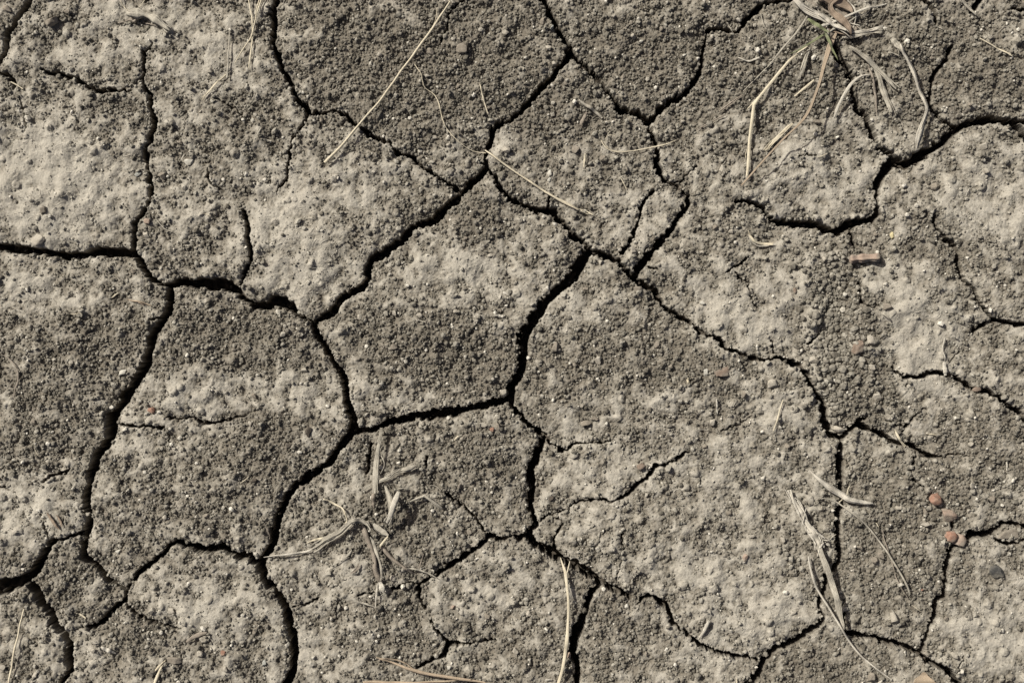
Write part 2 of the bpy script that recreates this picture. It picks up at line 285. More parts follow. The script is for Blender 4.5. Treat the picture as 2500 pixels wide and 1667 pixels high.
fk = np.clip(1.25-cell/0.0028, 0, 1).astype(np.float32); mk_ = np.clip(1.25-cell/0.008, 0, 1).astype(np.float32)
d_sm = d_sm*fk; n3r = n3*fk; fine = fine*fk; d_mid = d_mid*mk_; grain = grain*fk; pit = pit*fk
relief = ((0.0013*lump + 0.0012*n8)*(0.7+0.5*rough) + 0.0006*n5*rough + d_big*0.7 + d_mid*(0.22+0.6*rough) + d_sm*(0.08+1.0*rough) + n3r*(0.0003+0.0005*rough) + fine*0.0003 - pit*0.010)*det
H0 = (plate*det).astype(np.float32)            # plates without their cracks: what straws lie on
HS = (H0+relief).astype(np.float32)
depth = np.clip(CWd*4.5-0.0022, 0.0022, 0.030)
depth = depth*(1+0.35*n8+0.25*n25)
ramp = 0.00045+0.015*CWd
inside = sstep(0.0, 1.0, -(E)/ramp)
H = (H0 + relief*(1-0.5*inside) - depth*inside*det).astype(np.float32)
H += (inside*(grain*0.0015+d_big*2)*det).astype(np.float32)

ny, nx = X.shape
def lookup(A, x, y):
    x = np.asarray(x, float); y = np.asarray(y, float)
    i = np.clip(np.searchsorted(gx, x)-1, 0, nx-2); j = np.clip(np.searchsorted(gy, y)-1, 0, ny-2)
    fx = (x-gx[i])/(gx[i+1]-gx[i]); fy = (y-gy[j])/(gy[j+1]-gy[j])
    return A[j, i]*(1-fx)*(1-fy)+A[j, i+1]*fx*(1-fy)+A[j+1, i]*(1-fx)*fy+A[j+1, i+1]*fx*fy
# ------------------------------------------------------------------ materials
def newmat(name):
    m = bpy.data.materials.new(name); m.use_nodes = True; t = m.node_tree; t.nodes.clear()
    o = t.nodes.new('ShaderNodeOutputMaterial'); b = t.nodes.new('ShaderNodeBsdfPrincipled')
    t.links.new(b.outputs[0], o.inputs[0]); b.inputs['Roughness'].default_value = 0.95
    b.inputs['Specular IOR Level'].default_value = 0.25
    return m, t, b
def ND(t, kind, **kw):
    n = t.nodes.new(kind)
    for k, v in kw.items(): setattr(n, k, v)
    return n
def noise(t, vec, scale, detail=4, rough=0.6):
    n = ND(t, 'ShaderNodeTexNoise'); n.inputs['Scale'].default_value = scale; n.inputs['Detail'].default_value = detail
    n.inputs['Roughness'].default_value = rough; t.links.new(vec, n.inputs['Vector']); return n.outputs['Fac']
def ramp_(t, fac, stops):
    r = ND(t, 'ShaderNodeValToRGB'); el = r.color_ramp.elements
    el[0].position = stops[0][0]; el[0].color = (*stops[0][1], 1); el[1].position = stops[-1][0]; el[1].color = (*stops[-1][1], 1)
    for p, c in stops[1:-1]:
        e = el.new(p); e.color = (*c, 1)
    t.links.new(fac, r.inputs[0]); return r.outputs[0]
def mth(t, op, a, b=None, c=None):
    n = ND(t, 'ShaderNodeMath', operation=op)
    for i, v in enumerate((a, b, c)):
        if v is None: continue
        if isinstance(v, (int, float)): n.inputs[i].default_value = v
        else: t.links.new(v, n.inputs[i])
    return n.outputs[0]
def mixc(t, f, a, b, mode='MIX'):
    n = ND(t, 'ShaderNodeMix', data_type='RGBA', blend_type=mode)
    if isinstance(f, (int, float)): n.inputs[0].default_value = f
    else: t.links.new(f, n.inputs[0])
    for i, v in ((6, a), (7, b)):
        if isinstance(v, tuple): n.inputs[i].default_value = (*v, 1)
        else: t.links.new(v, n.inputs[i])
    return n.outputs[2]
def bump(t, b, h, strength, dist):
    n = ND(t, 'ShaderNodeBump'); n.inputs['Strength'].default_value = strength; n.inputs['Distance'].default_value = dist
    t.links.new(h, n.inputs['Height']); t.links.new(n.outputs[0], b.inputs['Normal'])

DK = (0.138, 0.123, 0.099); MD = (0.250, 0.229, 0.190); LT = (0.468, 0.436, 0.372)
mat_soil, t, b = newmat("dry_soil")
g = ND(t, 'ShaderNodeNewGeometry'); pos = g.outputs['Position']
at = ND(t, 'ShaderNodeAttribute', attribute_name='crust'); cr = at.outputs['Fac']
f1 = noise(t, pos, 900, 3, .7); f2 = noise(t, pos, 160, 5, .65); f3 = noise(t, pos, 22, 3)
v = mth(t, 'ADD', mth(t, 'MULTIPLY', cr, 0.72), mth(t, 'MULTIPLY', mth(t, 'ADD', f1, -0.5), 0.75))
v = mth(t, 'ADD', v, mth(t, 'MULTIPLY', mth(t, 'ADD', f2, -0.5), 0.75)); v = mth(t, 'ADD', v, 0.1)
col = ramp_(t, v, [(0.0, DK), (0.45, MD), (1.0, LT)])
col = mixc(t, mth(t, 'MULTIPLY', f3, 0.25), col, (0.24, 0.195, 0.14))
dp = ND(t, 'ShaderNodeAttribute', attribute_name='deep').outputs['Fac']          # moist brown subsoil, darkened further to paint shade inside the cracks
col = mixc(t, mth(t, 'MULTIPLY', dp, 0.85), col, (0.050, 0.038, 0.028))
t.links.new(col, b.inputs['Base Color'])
bump(t, b, mth(t, 'ADD', noise(t, pos, 1400, 3, .7), mth(t, 'MULTIPLY', f2, 0.6)), 0.8, 0.0006)

mat_crumb, t, b = newmat("soil_crumb")
g = ND(t, 'ShaderNodeNewGeometry'); pos = g.outputs['Position']
at = ND(t, 'ShaderNodeAttribute', attribute_name='shade'); f1 = noise(t, pos, 700, 3, .7)
v = mth(t, 'ADD', at.outputs['Fac'], mth(t, 'MULTIPLY', mth(t, 'ADD', f1, -0.5), 0.5))
col = ramp_(t, v, [(0.0, (0.098, 0.087, 0.069)), (0.4, (0.206, 0.188, 0.154)), (0.8, (0.385, 0.357, 0.300)), (1.0, (0.62, 0.58, 0.50))])
t.links.new(col, b.inputs['Base Color']); bump(t, b, f1, 0.6, 0.0005)

def stone(name, a, c, e=None, sc=260, spec=0.25, patch=0.5):
    m, t, b = newmat(name); tc = ND(t, 'ShaderNodeTexCoord').outputs['Object']
    f = noise(t, tc, sc, 5, .7); f2 = noise(t, tc, sc*0.3, 3)
    col = ramp_(t, f, [(0.3, a), (0.7, c)])
    if e: col = mixc(t, mth(t, 'MULTIPLY', ramp_(t, f2, [(0.42, (0, 0, 0)), (0.6, (1, 1, 1))]), patch), col, e)
    t.links.new(col, b.inputs['Base Color']); b.inputs['Specular IOR Level'].default_value = spec
    bump(t, b, noise(t, tc, sc*3, 3, .7), 0.6, 0.0005); return m
ST = {'soil': stone("clod_soil", (0.17, 0.145, 0.115), (0.30, 0.265, 0.215)),
      'pale': stone("clod_pale", (0.30, 0.27, 0.22), (0.47, 0.43, 0.36), (0.22, 0.19, 0.15)),
      'white': stone("stone_white", (0.40, 0.375, 0.32), (0.60, 0.575, 0.505), (0.30, 0.27, 0.22), 300, .25, .7),
      'grey': stone("stone_grey", (0.24, 0.24, 0.22), (0.40, 0.40, 0.36), (0.2, 0.18, 0.14)),
      'dark': stone("clod_dark", (0.055, 0.046, 0.037), (0.12, 0.10, 0.08)),
      'brown': stone("stone_brown", (0.17, 0.125, 0.095), (0.27, 0.21, 0.165), (0.24, 0.21, 0.17), 260, .15, .8),
        'red': stone("brick_red", (0.25, 0.135, 0.095), (0.36, 0.215, 0.155), (0.27, 0.225, 0.175), 260, .15, .75),
      'pink': stone("brick_pink", (0.27, 0.20, 0.155), (0.38, 0.295, 0.235), (0.29, 0.255, 0.205), 260, .15, .8),
      'char': stone("charcoal", (0.030, 0.030, 0.030), (0.09, 0.088, 0.082), (0.21, 0.19, 0.155), 240, .3, .65),
      'seed': stone("seed_coat", (0.42, 0.36, 0.20), (0.55, 0.48, 0.30))}
def fibre(name, a, c, stain, spec=0.35, st=0.4):
    m, t, b = newmat(name); uv = ND(t, 'ShaderNodeUVMap'); uv.uv_map = 'UVMap'
    mp = ND(t, 'ShaderNodeMapping'); mp.inputs['Scale'].default_value = (1, 1, 1); t.links.new(uv.outputs[0], mp.inputs[0])
    f = noise(t, mp.outputs[0], 9, 4, .75); pos = ND(t, 'ShaderNodeNewGeometry').outputs['Position']; f2 = noise(t, pos, 130, 4)
    col = ramp_(t, f, [(0.32, a), (0.68, c)])
    col = mixc(t, mth(t, 'MULTIPLY', ramp_(t, f2, [(0.45, (0, 0, 0)), (0.7, (1, 1, 1))]), st), col, stain)
    t.links.new(col, b.inputs['Base Color']); b.inputs['Roughness'].default_value = 0.7
    b.inputs['Specular IOR Level'].default_value = spec; bump(t, b, f, 0.7, 0.0004); return m
FB = {'straw': fibre("straw", (0.44, 0.38, 0.27), (0.72, 0.65, 0.50), (0.32, 0.26, 0.18), st=.35),
      'grey': fibre("weathered_straw", (0.20, 0.175, 0.135), (0.58, 0.54, 0.45), (0.17, 0.145, 0.115), st=.5),
      'white': fibre("bleached_straw", (0.31, 0.275, 0.22), (0.70, 0.66, 0.57), (0.24, 0.205, 0.16), st=.45),
      'brown': fibre("brown_leaf", (0.18, 0.135, 0.10), (0.36, 0.28, 0.205), (0.13, 0.10, 0.075)),
      'tan': fibre("tan_straw", (0.30, 0.23, 0.16), (0.47, 0.375, 0.27), (0.22, 0.18, 0.13)),
      'dirty': fibre("soiled_stalk", (0.17, 0.14, 0.11), (0.36, 0.31, 0.25), (0.13, 0.11, 0.09)),
      'green': fibre("green_grass", (0.11, 0.125, 0.06), (0.22, 0.235, 0.12), (0.34, 0.33, 0.24), st=.35)}

# ------------------------------------------------------------------ mesh helpers
def mesh_np(name, V, F, mat, smooth=False, k=3):
    me = bpy.data.meshes.new(name); V = np.ascontiguousarray(V, np.float32); F = np.ascontiguousarray(F, np.int32)
    me.vertices.add(len(V)); me.vertices.foreach_set('co', V.ravel())
    n = len(F); me.loops.add(n*k); me.loops.foreach_set('vertex_index', F.ravel())
    me.polygons.add(n); me.polygons.foreach_set('loop_start', np.arange(0, n*k, k, dtype=np.int32))
    me.polygons.foreach_set('use_smooth', np.full(n, smooth)); me.materials.append(mat); me.update(calc_edges=True)
    return me
def attr(me, name, vals):
    a = me.attributes.new(name, 'FLOAT', 'POINT'); a.data.foreach_set('value', np.ascontiguousarray(vals, np.float32).ravel())
def link(name, me, parent=None):
    o = bpy.data.objects.new(name, me); scene.collection.objects.link(o)
    if parent: o.parent = parent
    return o

# ------------------------------------------------------------------ ground sheet
V = np.stack([X, Y, H], -1).reshape(-1, 3)
idx = np.arange(nx*ny).reshape(ny, nx)
F = np.stack([idx[:-1, :-1], idx[:-1, 1:], idx[1:, 1:], idx[1:, :-1]], -1).reshape(-1, 4)
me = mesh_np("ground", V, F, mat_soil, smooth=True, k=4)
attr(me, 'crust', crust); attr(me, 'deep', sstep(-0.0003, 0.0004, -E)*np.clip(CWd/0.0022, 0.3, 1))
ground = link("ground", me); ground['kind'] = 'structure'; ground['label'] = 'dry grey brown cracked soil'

# ------------------------------------------------------------------ loose soil crumbs, far too many to count
ico_v = []
ph = (1+5**0.5)/2
for a, b_ in ((1, ph), (-1, ph), (1, -ph), (-1, -ph)): ico_v += [(0, a, b_), (a, b_, 0), (b_, 0, a)]
ico_v = np.array(ico_v, float); ico_v /= np.linalg.norm(ico_v[0])
from itertools import combinations
ico_f = []
dmin = min(np.linalg.norm(ico_v[i]-ico_v[j]) for i, j in combinations(range(12), 2))*1.01
for i, j, k in combinations(range(12), 3):
    if all(np.linalg.norm(ico_v[a]-ico_v[b_]) < dmin for a, b_ in ((i, j), (j, k), (i, k))):
        n = np.cross(ico_v[j]-ico_v[i], ico_v[k]-ico_v[i])
        ico_f.append((i, j, k) if np.dot(n, ico_v[i]) > 0 else (i, k, j))
ico_f = np.array(ico_f)
oct_v = np.array([(1, 0, 0), (-1, 0, 0), (0, 1, 0), (0, -1, 0), (0, 0, 1), (0, 0, -1)], float)
oct_f = np.array([(0, 2, 4), (2, 1, 4), (1, 3, 4), (3, 0, 4), (2, 0, 5), (1, 2, 5), (3, 1, 5), (0, 3, 5)])
def rotmats(n):
    q = rng.normal(size=(n, 4)); q /= np.linalg.norm(q, axis=1)[:, None]; a, b_, c, d_ = q.T
    return np.stack([1-2*(c*c+d_*d_), 2*(b_*c-a*d_), 2*(b_*d_+a*c), 2*(b_*c+a*d_), 1-2*(b_*b_+d_*d_), 2*(c*d_-a*b_), 2*(b_*d_-a*c), 2*(c*d_+a*b_), 1-2*(b_*b_+c*c)], -1).reshape(n, 3, 3)
def crumbs(px, py, r, base_v, base_f, jit):
    n = len(px); vs = base_v[None]*(1+rng.normal(0, jit, (n, len(base_v), 1)))
    vs = vs*rng.uniform(0.6, 1.15, (n, 1, 3))
    vs = np.einsum('nij,nvj->nvi', rotmats(n), vs)*r[:, None, None]
    z = lookup(H, px, py) + r*0.55
    vs += np.stack([px, py, z], -1)[:, None]
    f = base_f[None]+(np.arange(n)*len(base_v))[:, None, None]
    return vs.reshape(-1, 3), f.reshape(-1, 3)
def scatter(n, hx, hy, dens):
    x = rng.uniform(-hx, hx, n); y = rng.uniform(-hy, hy, n)
    c = lookup(crust, x, y); e = lookup(E, x, y)
    clump = perlin(x/0.009, y/0.009, 91)+0.6*perlin(x/0.03, y/0.03, 92)
    p = dens(c, clump); p = np.where((e > 0.0004) & (e < 0.004), p+0.12, p); p = np.where(e < 0.0002, p*0.12, p)
    k = rng.random(n) < p
    return x[k], y[k], c[k]
Vs = []; Fs = []; Sh = []; off = 0
for (n, hx, hy, r0, sg, rmax, bv, bf, jit, dens) in (
    (360000, 0.58, 0.40, 0.00066, 0.28, 0.0012, oct_v, oct_f, 0.12, lambda c, k: np.clip(0.85-0.80*c+0.5*k, 0.10, 1)*0.55),
    (235000, 0.60, 0.42, 0.00128, 0.32, 0.0027, ico_v, ico_f, 0.10, lambda c, k: np.clip(0.82-1.20*c+0.7*k, 0.02, 1)*0.62),
    (30000, 0.60, 0.42, 0.0021, 0.28, 0.0036, ico_v, ico_f, 0.10, lambda c, k: np.clip(0.60-0.9*c+0.8*k, 0.02, 1)*0.40)):
    x, y, c = scatter(n, hx, hy, dens)
    r = np.minimum(r0*np.exp(rng.normal(0, sg, len(x))), rmax)
    v, f = crumbs(x, y, r, bv, bf, jit)
    Vs.append(v); Fs.append(f+off); off += len(v)
    s = 0.28+0.38*c+rng.normal(0, 0.19, len(x)); s = np.where(rng.random(len(x)) < 0.012, 0.98, s)
    Sh.append(np.repeat(s, len(bv)))
# the same crumbs, sparser, on the ground around the picture
x, y, c = scatter(300000, 1.0, 0.82, lambda c, k: np.clip(0.85-1.0*c+0.7*k, 0.03, 1)*0.5)
k = (np.abs(x) > 0.575) | (np.abs(y) > 0.40); x, y, c = x[k], y[k], c[k]
r = np.minimum(0.0015*np.exp(rng.normal(0, 0.30, len(x))), 0.003)
v, f = crumbs(x, y, r, oct_v, oct_f, 0.12); Vs.append(v); Fs.append(f+off); off += len(v); Sh.append(np.repeat(0.28+0.38*c+rng.normal(0, 0.19, len(x)), 6))
# larger lumps gathered in the hollow on the right
n = 900
x = ((2035+rng.normal(0, 42, n))-1250)*S; y = (833.5-(840+rng.normal(0, 130, n)))*S
r = 0.0021*np.exp(rng.normal(0, 0.33, n)); r = np.minimum(r, 0.0046)
k = lookup(E, x, y) > 0.001; x, y, r = x[k], y[k], r[k]
v, f = crumbs(x, y, r, ico_v, ico_f, 0.10); Vs.append(v); Fs.append(f+off); off += len(v); Sh.append(np.repeat(0.42+rng.normal(0, 0.12, len(x)), 12))
me = mesh_np("soil_crumbs", np.concatenate(Vs), np.concatenate(Fs), mat_crumb); attr(me, 'shade', np.concatenate(Sh))
o = link("soil_crumbs", me); o['kind'] = 'stuff'; o['label'] = 'loose dark crumbs of soil scattered over the cracked ground'; o['category'] = 'soil crumbs'
print("crumb faces", len(me.polygons), "ground verts", nx*ny)
# ------------------------------------------------------------------ things lying on the ground
GRP = {}
def tag(o, label, cat, group=None):
    o['label'] = label; o['category'] = cat
    if group: o['group'] = group
def catmull(p, n):
    p = np.array(p, float); q = np.vstack([2*p[0]-p[1], p, 2*p[-1]-p[-2]]); res = []
    for i in range(1, len(q)-2):
        t = np.linspace(0, 1, n, endpoint=False)[:, None]
        a, b_, c, d_ = q[i-1], q[i], q[i+1], q[i+2]
        res.append(0.5*((2*b_)+(-a+c)*t+(2*a-5*b_+4*c-d_)*t*t+(-a+3*b_-3*c+d_)*t**3))
    return np.vstack(res+[p[-1:]])
def strand_geo(pts, flat=0.35, lift=0.0012, curl=0.0, ridge=0.16, wob=0.12, seed=0, shift=0.0, arch=0.0, kinky=False):
    """one stalk or blade: pts = (x, y, width) in metres; returns verts, faces, uv"""
    rs = np.random.default_rng(seed)
    p = np.array(pts, float)
    if kinky:                       # keep folds sharp
        q = [p[0]]
        for i in range(len(p)-1):
            for t in np.linspace(0, 1, 9)[1:]: q.append(p[i]*(1-t)+p[i+1]*t)
        c = np.array(q)
    else: c = catmull(p, 10)
    c[:, 2] = np.maximum(c[:, 2], 0.0005)
    n = len(c)
    T = np.gradient(c[:, :2], axis=0); T /= np.linalg.norm(T, axis=1)[:, None]+1e-12
    N = np.stack([-T[:, 1], T[:, 0]], 1)
    c[:, :2] += N*shift*c[:, 2:3]
    s = np.concatenate([[0], np.cumsum(np.linalg.norm(np.diff(c[:, :2], axis=0), axis=1))])
    z = np.max([lookup(HS, c[:, 0]+dx, c[:, 1]+dy) for dx, dy in ((0, 0), (.0012, 0), (-.0012, 0), (0, .0012), (0, -.0012))], 0)+0.0009
    for _ in range(max(4, n//6)):
        zz = z.copy(); zz[1:-1] = (z[:-2]+z[1:-1]*2+z[2:])/4; z = np.maximum(zz, z-0.00025)
    u = s/s[-1]
    z = z + lift + c[:, 2]*0.5*flat + arch*np.sin(np.pi*u) + 0.0005*np.array([math.sin(q*220+seed) for q in s])
    m = 12 if c[:, 2].max() < .006 else 28; th = np.arange(m)*2*math.pi/m
    rid = 1+rs.normal(0, ridge, m)
    wv = 1+wob*np.interp(s, np.linspace(0, s[-1], 9), rs.normal(0, 1, 9))
    V = np.zeros((n, m, 3)); hw = c[:, 2]*0.45*wv
    a = np.cos(th)*rid; h = np.sin(th)*rid
    V[:, :, :2] = c[:, None, :2]+N[:, None]*(a[None, :]*hw[:, None])[..., None]
    V[:, :, 2] = z[:, None]+h[None]*hw[:, None]*flat+curl*(a[None]**2)*hw[:, None]
    F = []
    for i in range(n-1):
        for k in range(m): F.append((i*m+k, i*m+(k+1) % m, (i+1)*m+(k+1) % m, (i+1)*m+k))
    caps = [tuple(range(m))[::-1], tuple((n-1)*m+k for k in range(m))]
    uv = np.zeros((n*m, 2)); uv[:, 0] = np.tile(np.abs(np.arange(m)/m*2-1)*1.6*max(1, c[:, 2].max()/0.0035)+seed % 7, n); uv[:, 1] = np.repeat(s*38, m)
    return V.reshape(-1, 3), F, caps, uv
def build(name, geos, mat, parent=None):
    V = []; F = []; UV = []; o = 0
    for v, f, caps, uv in geos:
        V.append(v); F += [tuple(i+o for i in q) for q in f+caps]; UV.append(uv); o += len(v)
    V = np.vstack(V); UV = np.vstack(UV)
    org = V.mean(0)
    if parent: org = np.array(parent.location)
    me = bpy.data.meshes.new(name); me.from_pydata([tuple(q) for q in (V-org)], [], F); me.materials.append(mat)
    l = me.uv_layers.new(name='UVMap'); li = np.zeros(len(me.loops), np.int32); me.loops.foreach_get('vertex_index', li)
    l.data.foreach_set('uv', UV[li].ravel().astype(np.float32))
    for pl in me.polygons: pl.use_smooth = len(pl.vertices) == 4
    ob = link(name, me, parent)
    if not parent: ob.location = org
    return ob
SEED = [0]
def tp(tile, s):
    v = [float(q) for q in s.split()] if isinstance(s, str) else s
    return [(*P(tile, v[k], v[k+1]), v[k+2]*TM) for k in range(0, len(v), 3)]
def fibres(pts, split, **kw):
    """a frayed piece: main blade plus loose fibres that spread apart at the last point"""
    SEED[0] += 1; g = [strand_geo(pts, seed=SEED[0], **kw)]
    for k in range(split):
        SEED[0] += 1; q = [list(p) for p in pts]
        sp = (k-(split-1)/2)/max(1, split)
        j = len(q)-1; dx = q[j][0]-q[j-1][0]; dy = q[j][1]-q[j-1][1]; L = math.hypot(dx, dy)+1e-9
        wmx = max(p[2] for p in pts)
        nq = []
        for i, p in enumerate(q):
            f = (i/j)**1.3; off = sp*wmx*(0.5+0.9*f)
            nq.append((p[0]-dy/L*off+dx*0.10*f*rng.uniform(-1, 1), p[1]+dx/L*off+dy*0.10*f*rng.uniform(-1, 1), max(wmx*0.15, .0005)))
        k2 = dict(kw); k2['flat'] = 0.6; k2['lift'] = kw.get('lift', .0012)+0.0006
        g.append(strand_geo(nq, seed=SEED[0], **k2))
    return g
def piece(name, label, cat, mat, tile, s, split=0, parent=None, extra=(), group=None, **kw):
    g = fibres(tp(tile, s), split, **kw)
    for e in extra:
        SEED[0] += 1; g.append(strand_geo(tp(e[0], e[1]), seed=SEED[0], **kw))
    ob = build(name, g, FB[mat], parent)
    if label and not parent: tag(ob, label, cat, group)
    elif label: ob['label'] = label
    return ob
def thing(name, label, cat, tile, x, y, group=None):
    px, py = P(tile, x, y); e = bpy.data.objects.new(name, None); scene.collection.objects.link(e)
    e.empty_display_size = 0.01; e.location = (px, py, float(lookup(H0, px, py))); tag(e, label, cat, group); return e

# --- top left
t = thing('gnarled_root', 'gnarled weathered root stub with a knobbly head, near the top edge', 'root', 'T00', 950, 130)
piece('stem', None, '', 'grey', 'T00', '815 95 20 850 95 46 900 98 42 945 108 40 1000 135 36 1050 172 28 1095 208 10', parent=t, split=2, flat=0.6, ridge=.30, wob=.30, lift=.002)
piece('side_branch', None, '', 'dirty', 'T00', '850 125 26 825 132 12 790 145 9 755 152 6', parent=t, flat=0.7)
piece('side_branch', None, '', 'dirty', 'T00', '930 150 8 965 158 8 1010 176 4', parent=t, flat=0.7)
piece('knot', None, '', 'dirty', 'T00', '838 130 16 860 135 22 880 122 12', parent=t, flat=0.9)
piece('straw', 'thin pale straw bowed down from the top edge, crossing the forked pair', 'straw', 'straw', 'T00', '1583 -30 8 1600 60 9 1614 140 9 1612 250 9 1605 360 13 1593 445 9', flat=.6, lift=.002)
piece('straw', 'pale forked straw slanting down left from the top edge over the bowed one', 'straw', 'straw', 'T00', '1678 -30 9 1655 60 10 1625 180 10 1600 250 9 1555 330 9 1506 410 6', extra=[('T00', '1662 -30 7 1642 70 7 1632 170 7 1610 235 6')], flat=.6, lift=.003)
piece('straw', 'upright greyish straw just left of the crossed pale straws', 'straw', 'grey', 'T00', '1470 200 8 1468 300 12 1462 400 15 1452 505 12', flat=.5, lift=.002)
piece('straw', 'pale split straw slanting down left, its upper end touching the upright greyish straw', 'straw', 'straw', 'T00', '1445 478 10 1390 528 12 1335 590 11 1288 642 5', split=2, flat=.5)
piece('root_fibre', 'fine hooked fibre at the top edge above the gnarled root', 'fibre', 'straw', 'T00', '775 -20 5 782 25 5 805 60 5 840 78 4', flat=.8)
piece('root_fibre', 'tiny bent fibre at the top edge right of the gnarled root head', 'fibre', 'straw', 'T00', '930 -10 4 912 25 4 890 55 3', flat=.8)
piece('straw', 'short pale straw bit beside the small crack at the left edge', 'straw', 'straw', 'T00', '72 525 8 110 545 9 152 572 6', flat=.5)
piece('straw', 'tiny white straw bit next to the flat white stone', 'straw', 'white', 'T00', '1178 985 4 1166 1003 6 1154 1025 4', flat=.5)
piece('straw', 'curved tiny straw below the pinkish pebble', 'straw', 'grey', 'T00', '1005 1405 5 1030 1435 7 1060 1465 7 1105 1482 4', flat=.6)
piece('straw', 'tiny curved fibre above the short vertical crack, left part', 'straw', 'straw', 'T00', '1298 1368 4 1330 1372 5 1362 1390 4', flat=.6)
piece('straw', 'short grey stick bit leaning left of the big vertical crack at the top', 'stick', 'grey', 'T10', '105 822 10 90 850 12 72 878 6', flat=.5)
piece('straw', 'short flat grey straw bit lying under the leaning stick bit', 'straw', 'grey', 'T10', '118 893 8 140 899 12 165 902 8', flat=.4)
# --- top middle
piece('straw', 'longest pale straw, running diagonally from the top edge down left over a crack', 'straw', 'straw', 'T10', '1304 22 9 1240 120 13 1180 212 15 1080 352 15 1005 450 15 940 545 15 885 625 15 830 692 15 760 768 14 700 838 15 640 912 16 570 985 18 510 1046 22', extra=[('T10', '1306 24 8 1296 8 6 1286 -8 3')], flat=.75, lift=.004, wob=.05, kinky=False)
piece('root_fibre', 'fine hair-like fibre hugging the upper part of the longest straw', 'fibre', 'straw', 'T10', '1222 60 4 1218 100 4 1205 150 4 1178 205 4 1150 235 3', flat=.8)
piece('root_fibre', 'long wavy hair-thin root fibre winding towards the crack junction', 'fibre', 'straw', 'T10', '1070 400 4 1095 440 4 1122 482 4 1132 530 5 1148 568 5 1200 605 5 1228 650 5 1243 705 5 1255 760 5 1275 812 5 1300 848 5 1340 892 5 1400 940 5 1460 968 5 1535 980 4', flat=.9, lift=.0016)
piece('straw', 'short straight pale straw above the crack junction, top centre', 'straw', 'straw', 'T10', '1496 545 6 1508 595 13 1525 660 13 1546 732 5', flat=.5)
piece('straw', 'pale straw with a frayed tip, running down right from the crack junction', 'straw', 'straw', 'T10', '1528 962 10 1568 992 12 1678 1072 12 1800 1155 13 1918 1232 13 2028 1293 12 2128 1342 11', split=2, extra=[('T20', '560 1338 6 610 1352 6 645 1375 4'), ('T20', '560 1342 5 600 1362 5 625 1368 3')], flat=.6, lift=.003)
piece('twig', 'short light brown stick above the forked root fibre', 'twig', 'grey', 'T20', '555 645 8 590 672 17 640 702 18 690 742 18 706 758 10', flat=.6)
piece('bark_chip', 'dull grey bark chip half buried below the light brown stick', 'bark', 'dirty', 'T20', '607 722 14 592 752 26 575 785 26 568 805 8', split=2, flat=.5)
piece('root_fibre', 'forked pale root fibre curving across the crack, centre right of the top', 'fibre', 'straw', 'T20', '698 900 5 718 935 6 745 960 7 800 974 9 900 966 9 1020 944 10 1110 924 9 1180 894 6', extra=[('T20', '752 845 4 735 872 4 722 905 4 728 935 4 765 962 4 800 970 4'), ('T20', '745 870 3 775 868 3 790 882 3')], flat=.8, lift=.002)
piece('straw', 'tiny upright straw bit left of the white flake with two chips', 'straw', 'straw', 'T20', '596 985 8 592 1030 12 588 1072 8', flat=.5)
piece('straw', 'tiny slanting straw bit right of the two white chips', 'straw', 'straw', 'T20', '818 1132 6 840 1165 9 862 1208 6', flat=.5)
piece('straw', 'tiny dim straw bit left of the frayed straw, just below the crack junction', 'straw', 'grey', 'T20', '118 1175 4 125 1195 7 130 1218 4', flat=.5)
piece('straw', 'dull grey double twig lying left of the bent pale straw', 'twig', 'dirty', 'T20', '1602 608 7 1560 635 9 1520 662 10 1480 692 11 1448 716 6', extra=[('T20', '1590 622 5 1530 668 6 1475 705 5')], flat=.6)
piece('straw', 'dull grey twig ending lower left, below the double twig', 'twig', 'dirty', 'T20', '1490 738 7 1450 755 9 1400 782 9 1350 808 8 1306 832 5', flat=.6)
piece('straw', 'thin grey blade slanting down left above the double twig', 'twig', 'grey', 'T20', '1720 470 7 1690 502 7 1650 540 6 1600 590 5', flat=.6)
piece('root_fibre', 'small curled grey fibre near the right end of the top crack', 'fibre', 'grey', 'T20', '1503 148 4 1520 178 6 1538 208 4', flat=.7)
piece('dry_stalk', 'narrow white curled blade bit left of the green sprout', 'dry blade', 'white', 'T20', '1570 372 5 1600 387 8 1640 396 13 1672 386 14 1705 374 10', flat=.35)
# --- grass tuft, top right
t = thing('dry_grass_tuft', 'tangled tuft of dead grey and brown leaves around the green sprout', 'dry grass', 'T30', 470, 180)
piece('leaf', 'broad brown leaf', '', 'brown', 'T30', '370 -30 60 430 10 70 500 35 60 560 62 44 592 105 8', parent=t, flat=.12, curl=.25, lift=.006)
piece('leaf', 'curled dark brown leaf', '', 'brown', 'T30', '520 -20 18 480 15 22 446 52 24 455 95 32 505 140 40 548 180 36 578 238 8', parent=t, flat=.2, curl=.5, lift=.010)
piece('leaf', 'white bleached leaf', '', 'white', 'T30', '200 -10 26 260 55 44 330 100 48 400 130 42 470 165 34 530 195 26 585 232 10', parent=t, split=3, flat=.16, curl=.2, lift=.008)
piece('leaf', None, '', 'white', 'T30', '380 190 14 430 172 22 480 152 20 560 118 18 650 82 16 730 62 14 812 38 6', parent=t, flat=.3, lift=.009)
piece('leaf', 'wide brown grey leaf', '', 'dirty', 'T30', '500 60 60 545 110 54 585 160 40 620 205 22', parent=t, flat=.15, curl=.2, lift=.004, split=2)
piece('leaf', None, '', 'white', 'T30', '575 220 12 620 216 20 690 210 24 740 198 22 788 178 10', parent=t, flat=.2, lift=.006, split=2)
piece('leaf', None, '', 'grey', 'T30', '528 250 12 580 244 22 640 232 26 710 216 20 778 220 10', parent=t, flat=.2, lift=.005, split=2)
piece('leaf', None, '', 'white', 'T30', '370 110 16 420 140 24 470 178 22 545 215 12', parent=t, flat=.25, lift=.010)
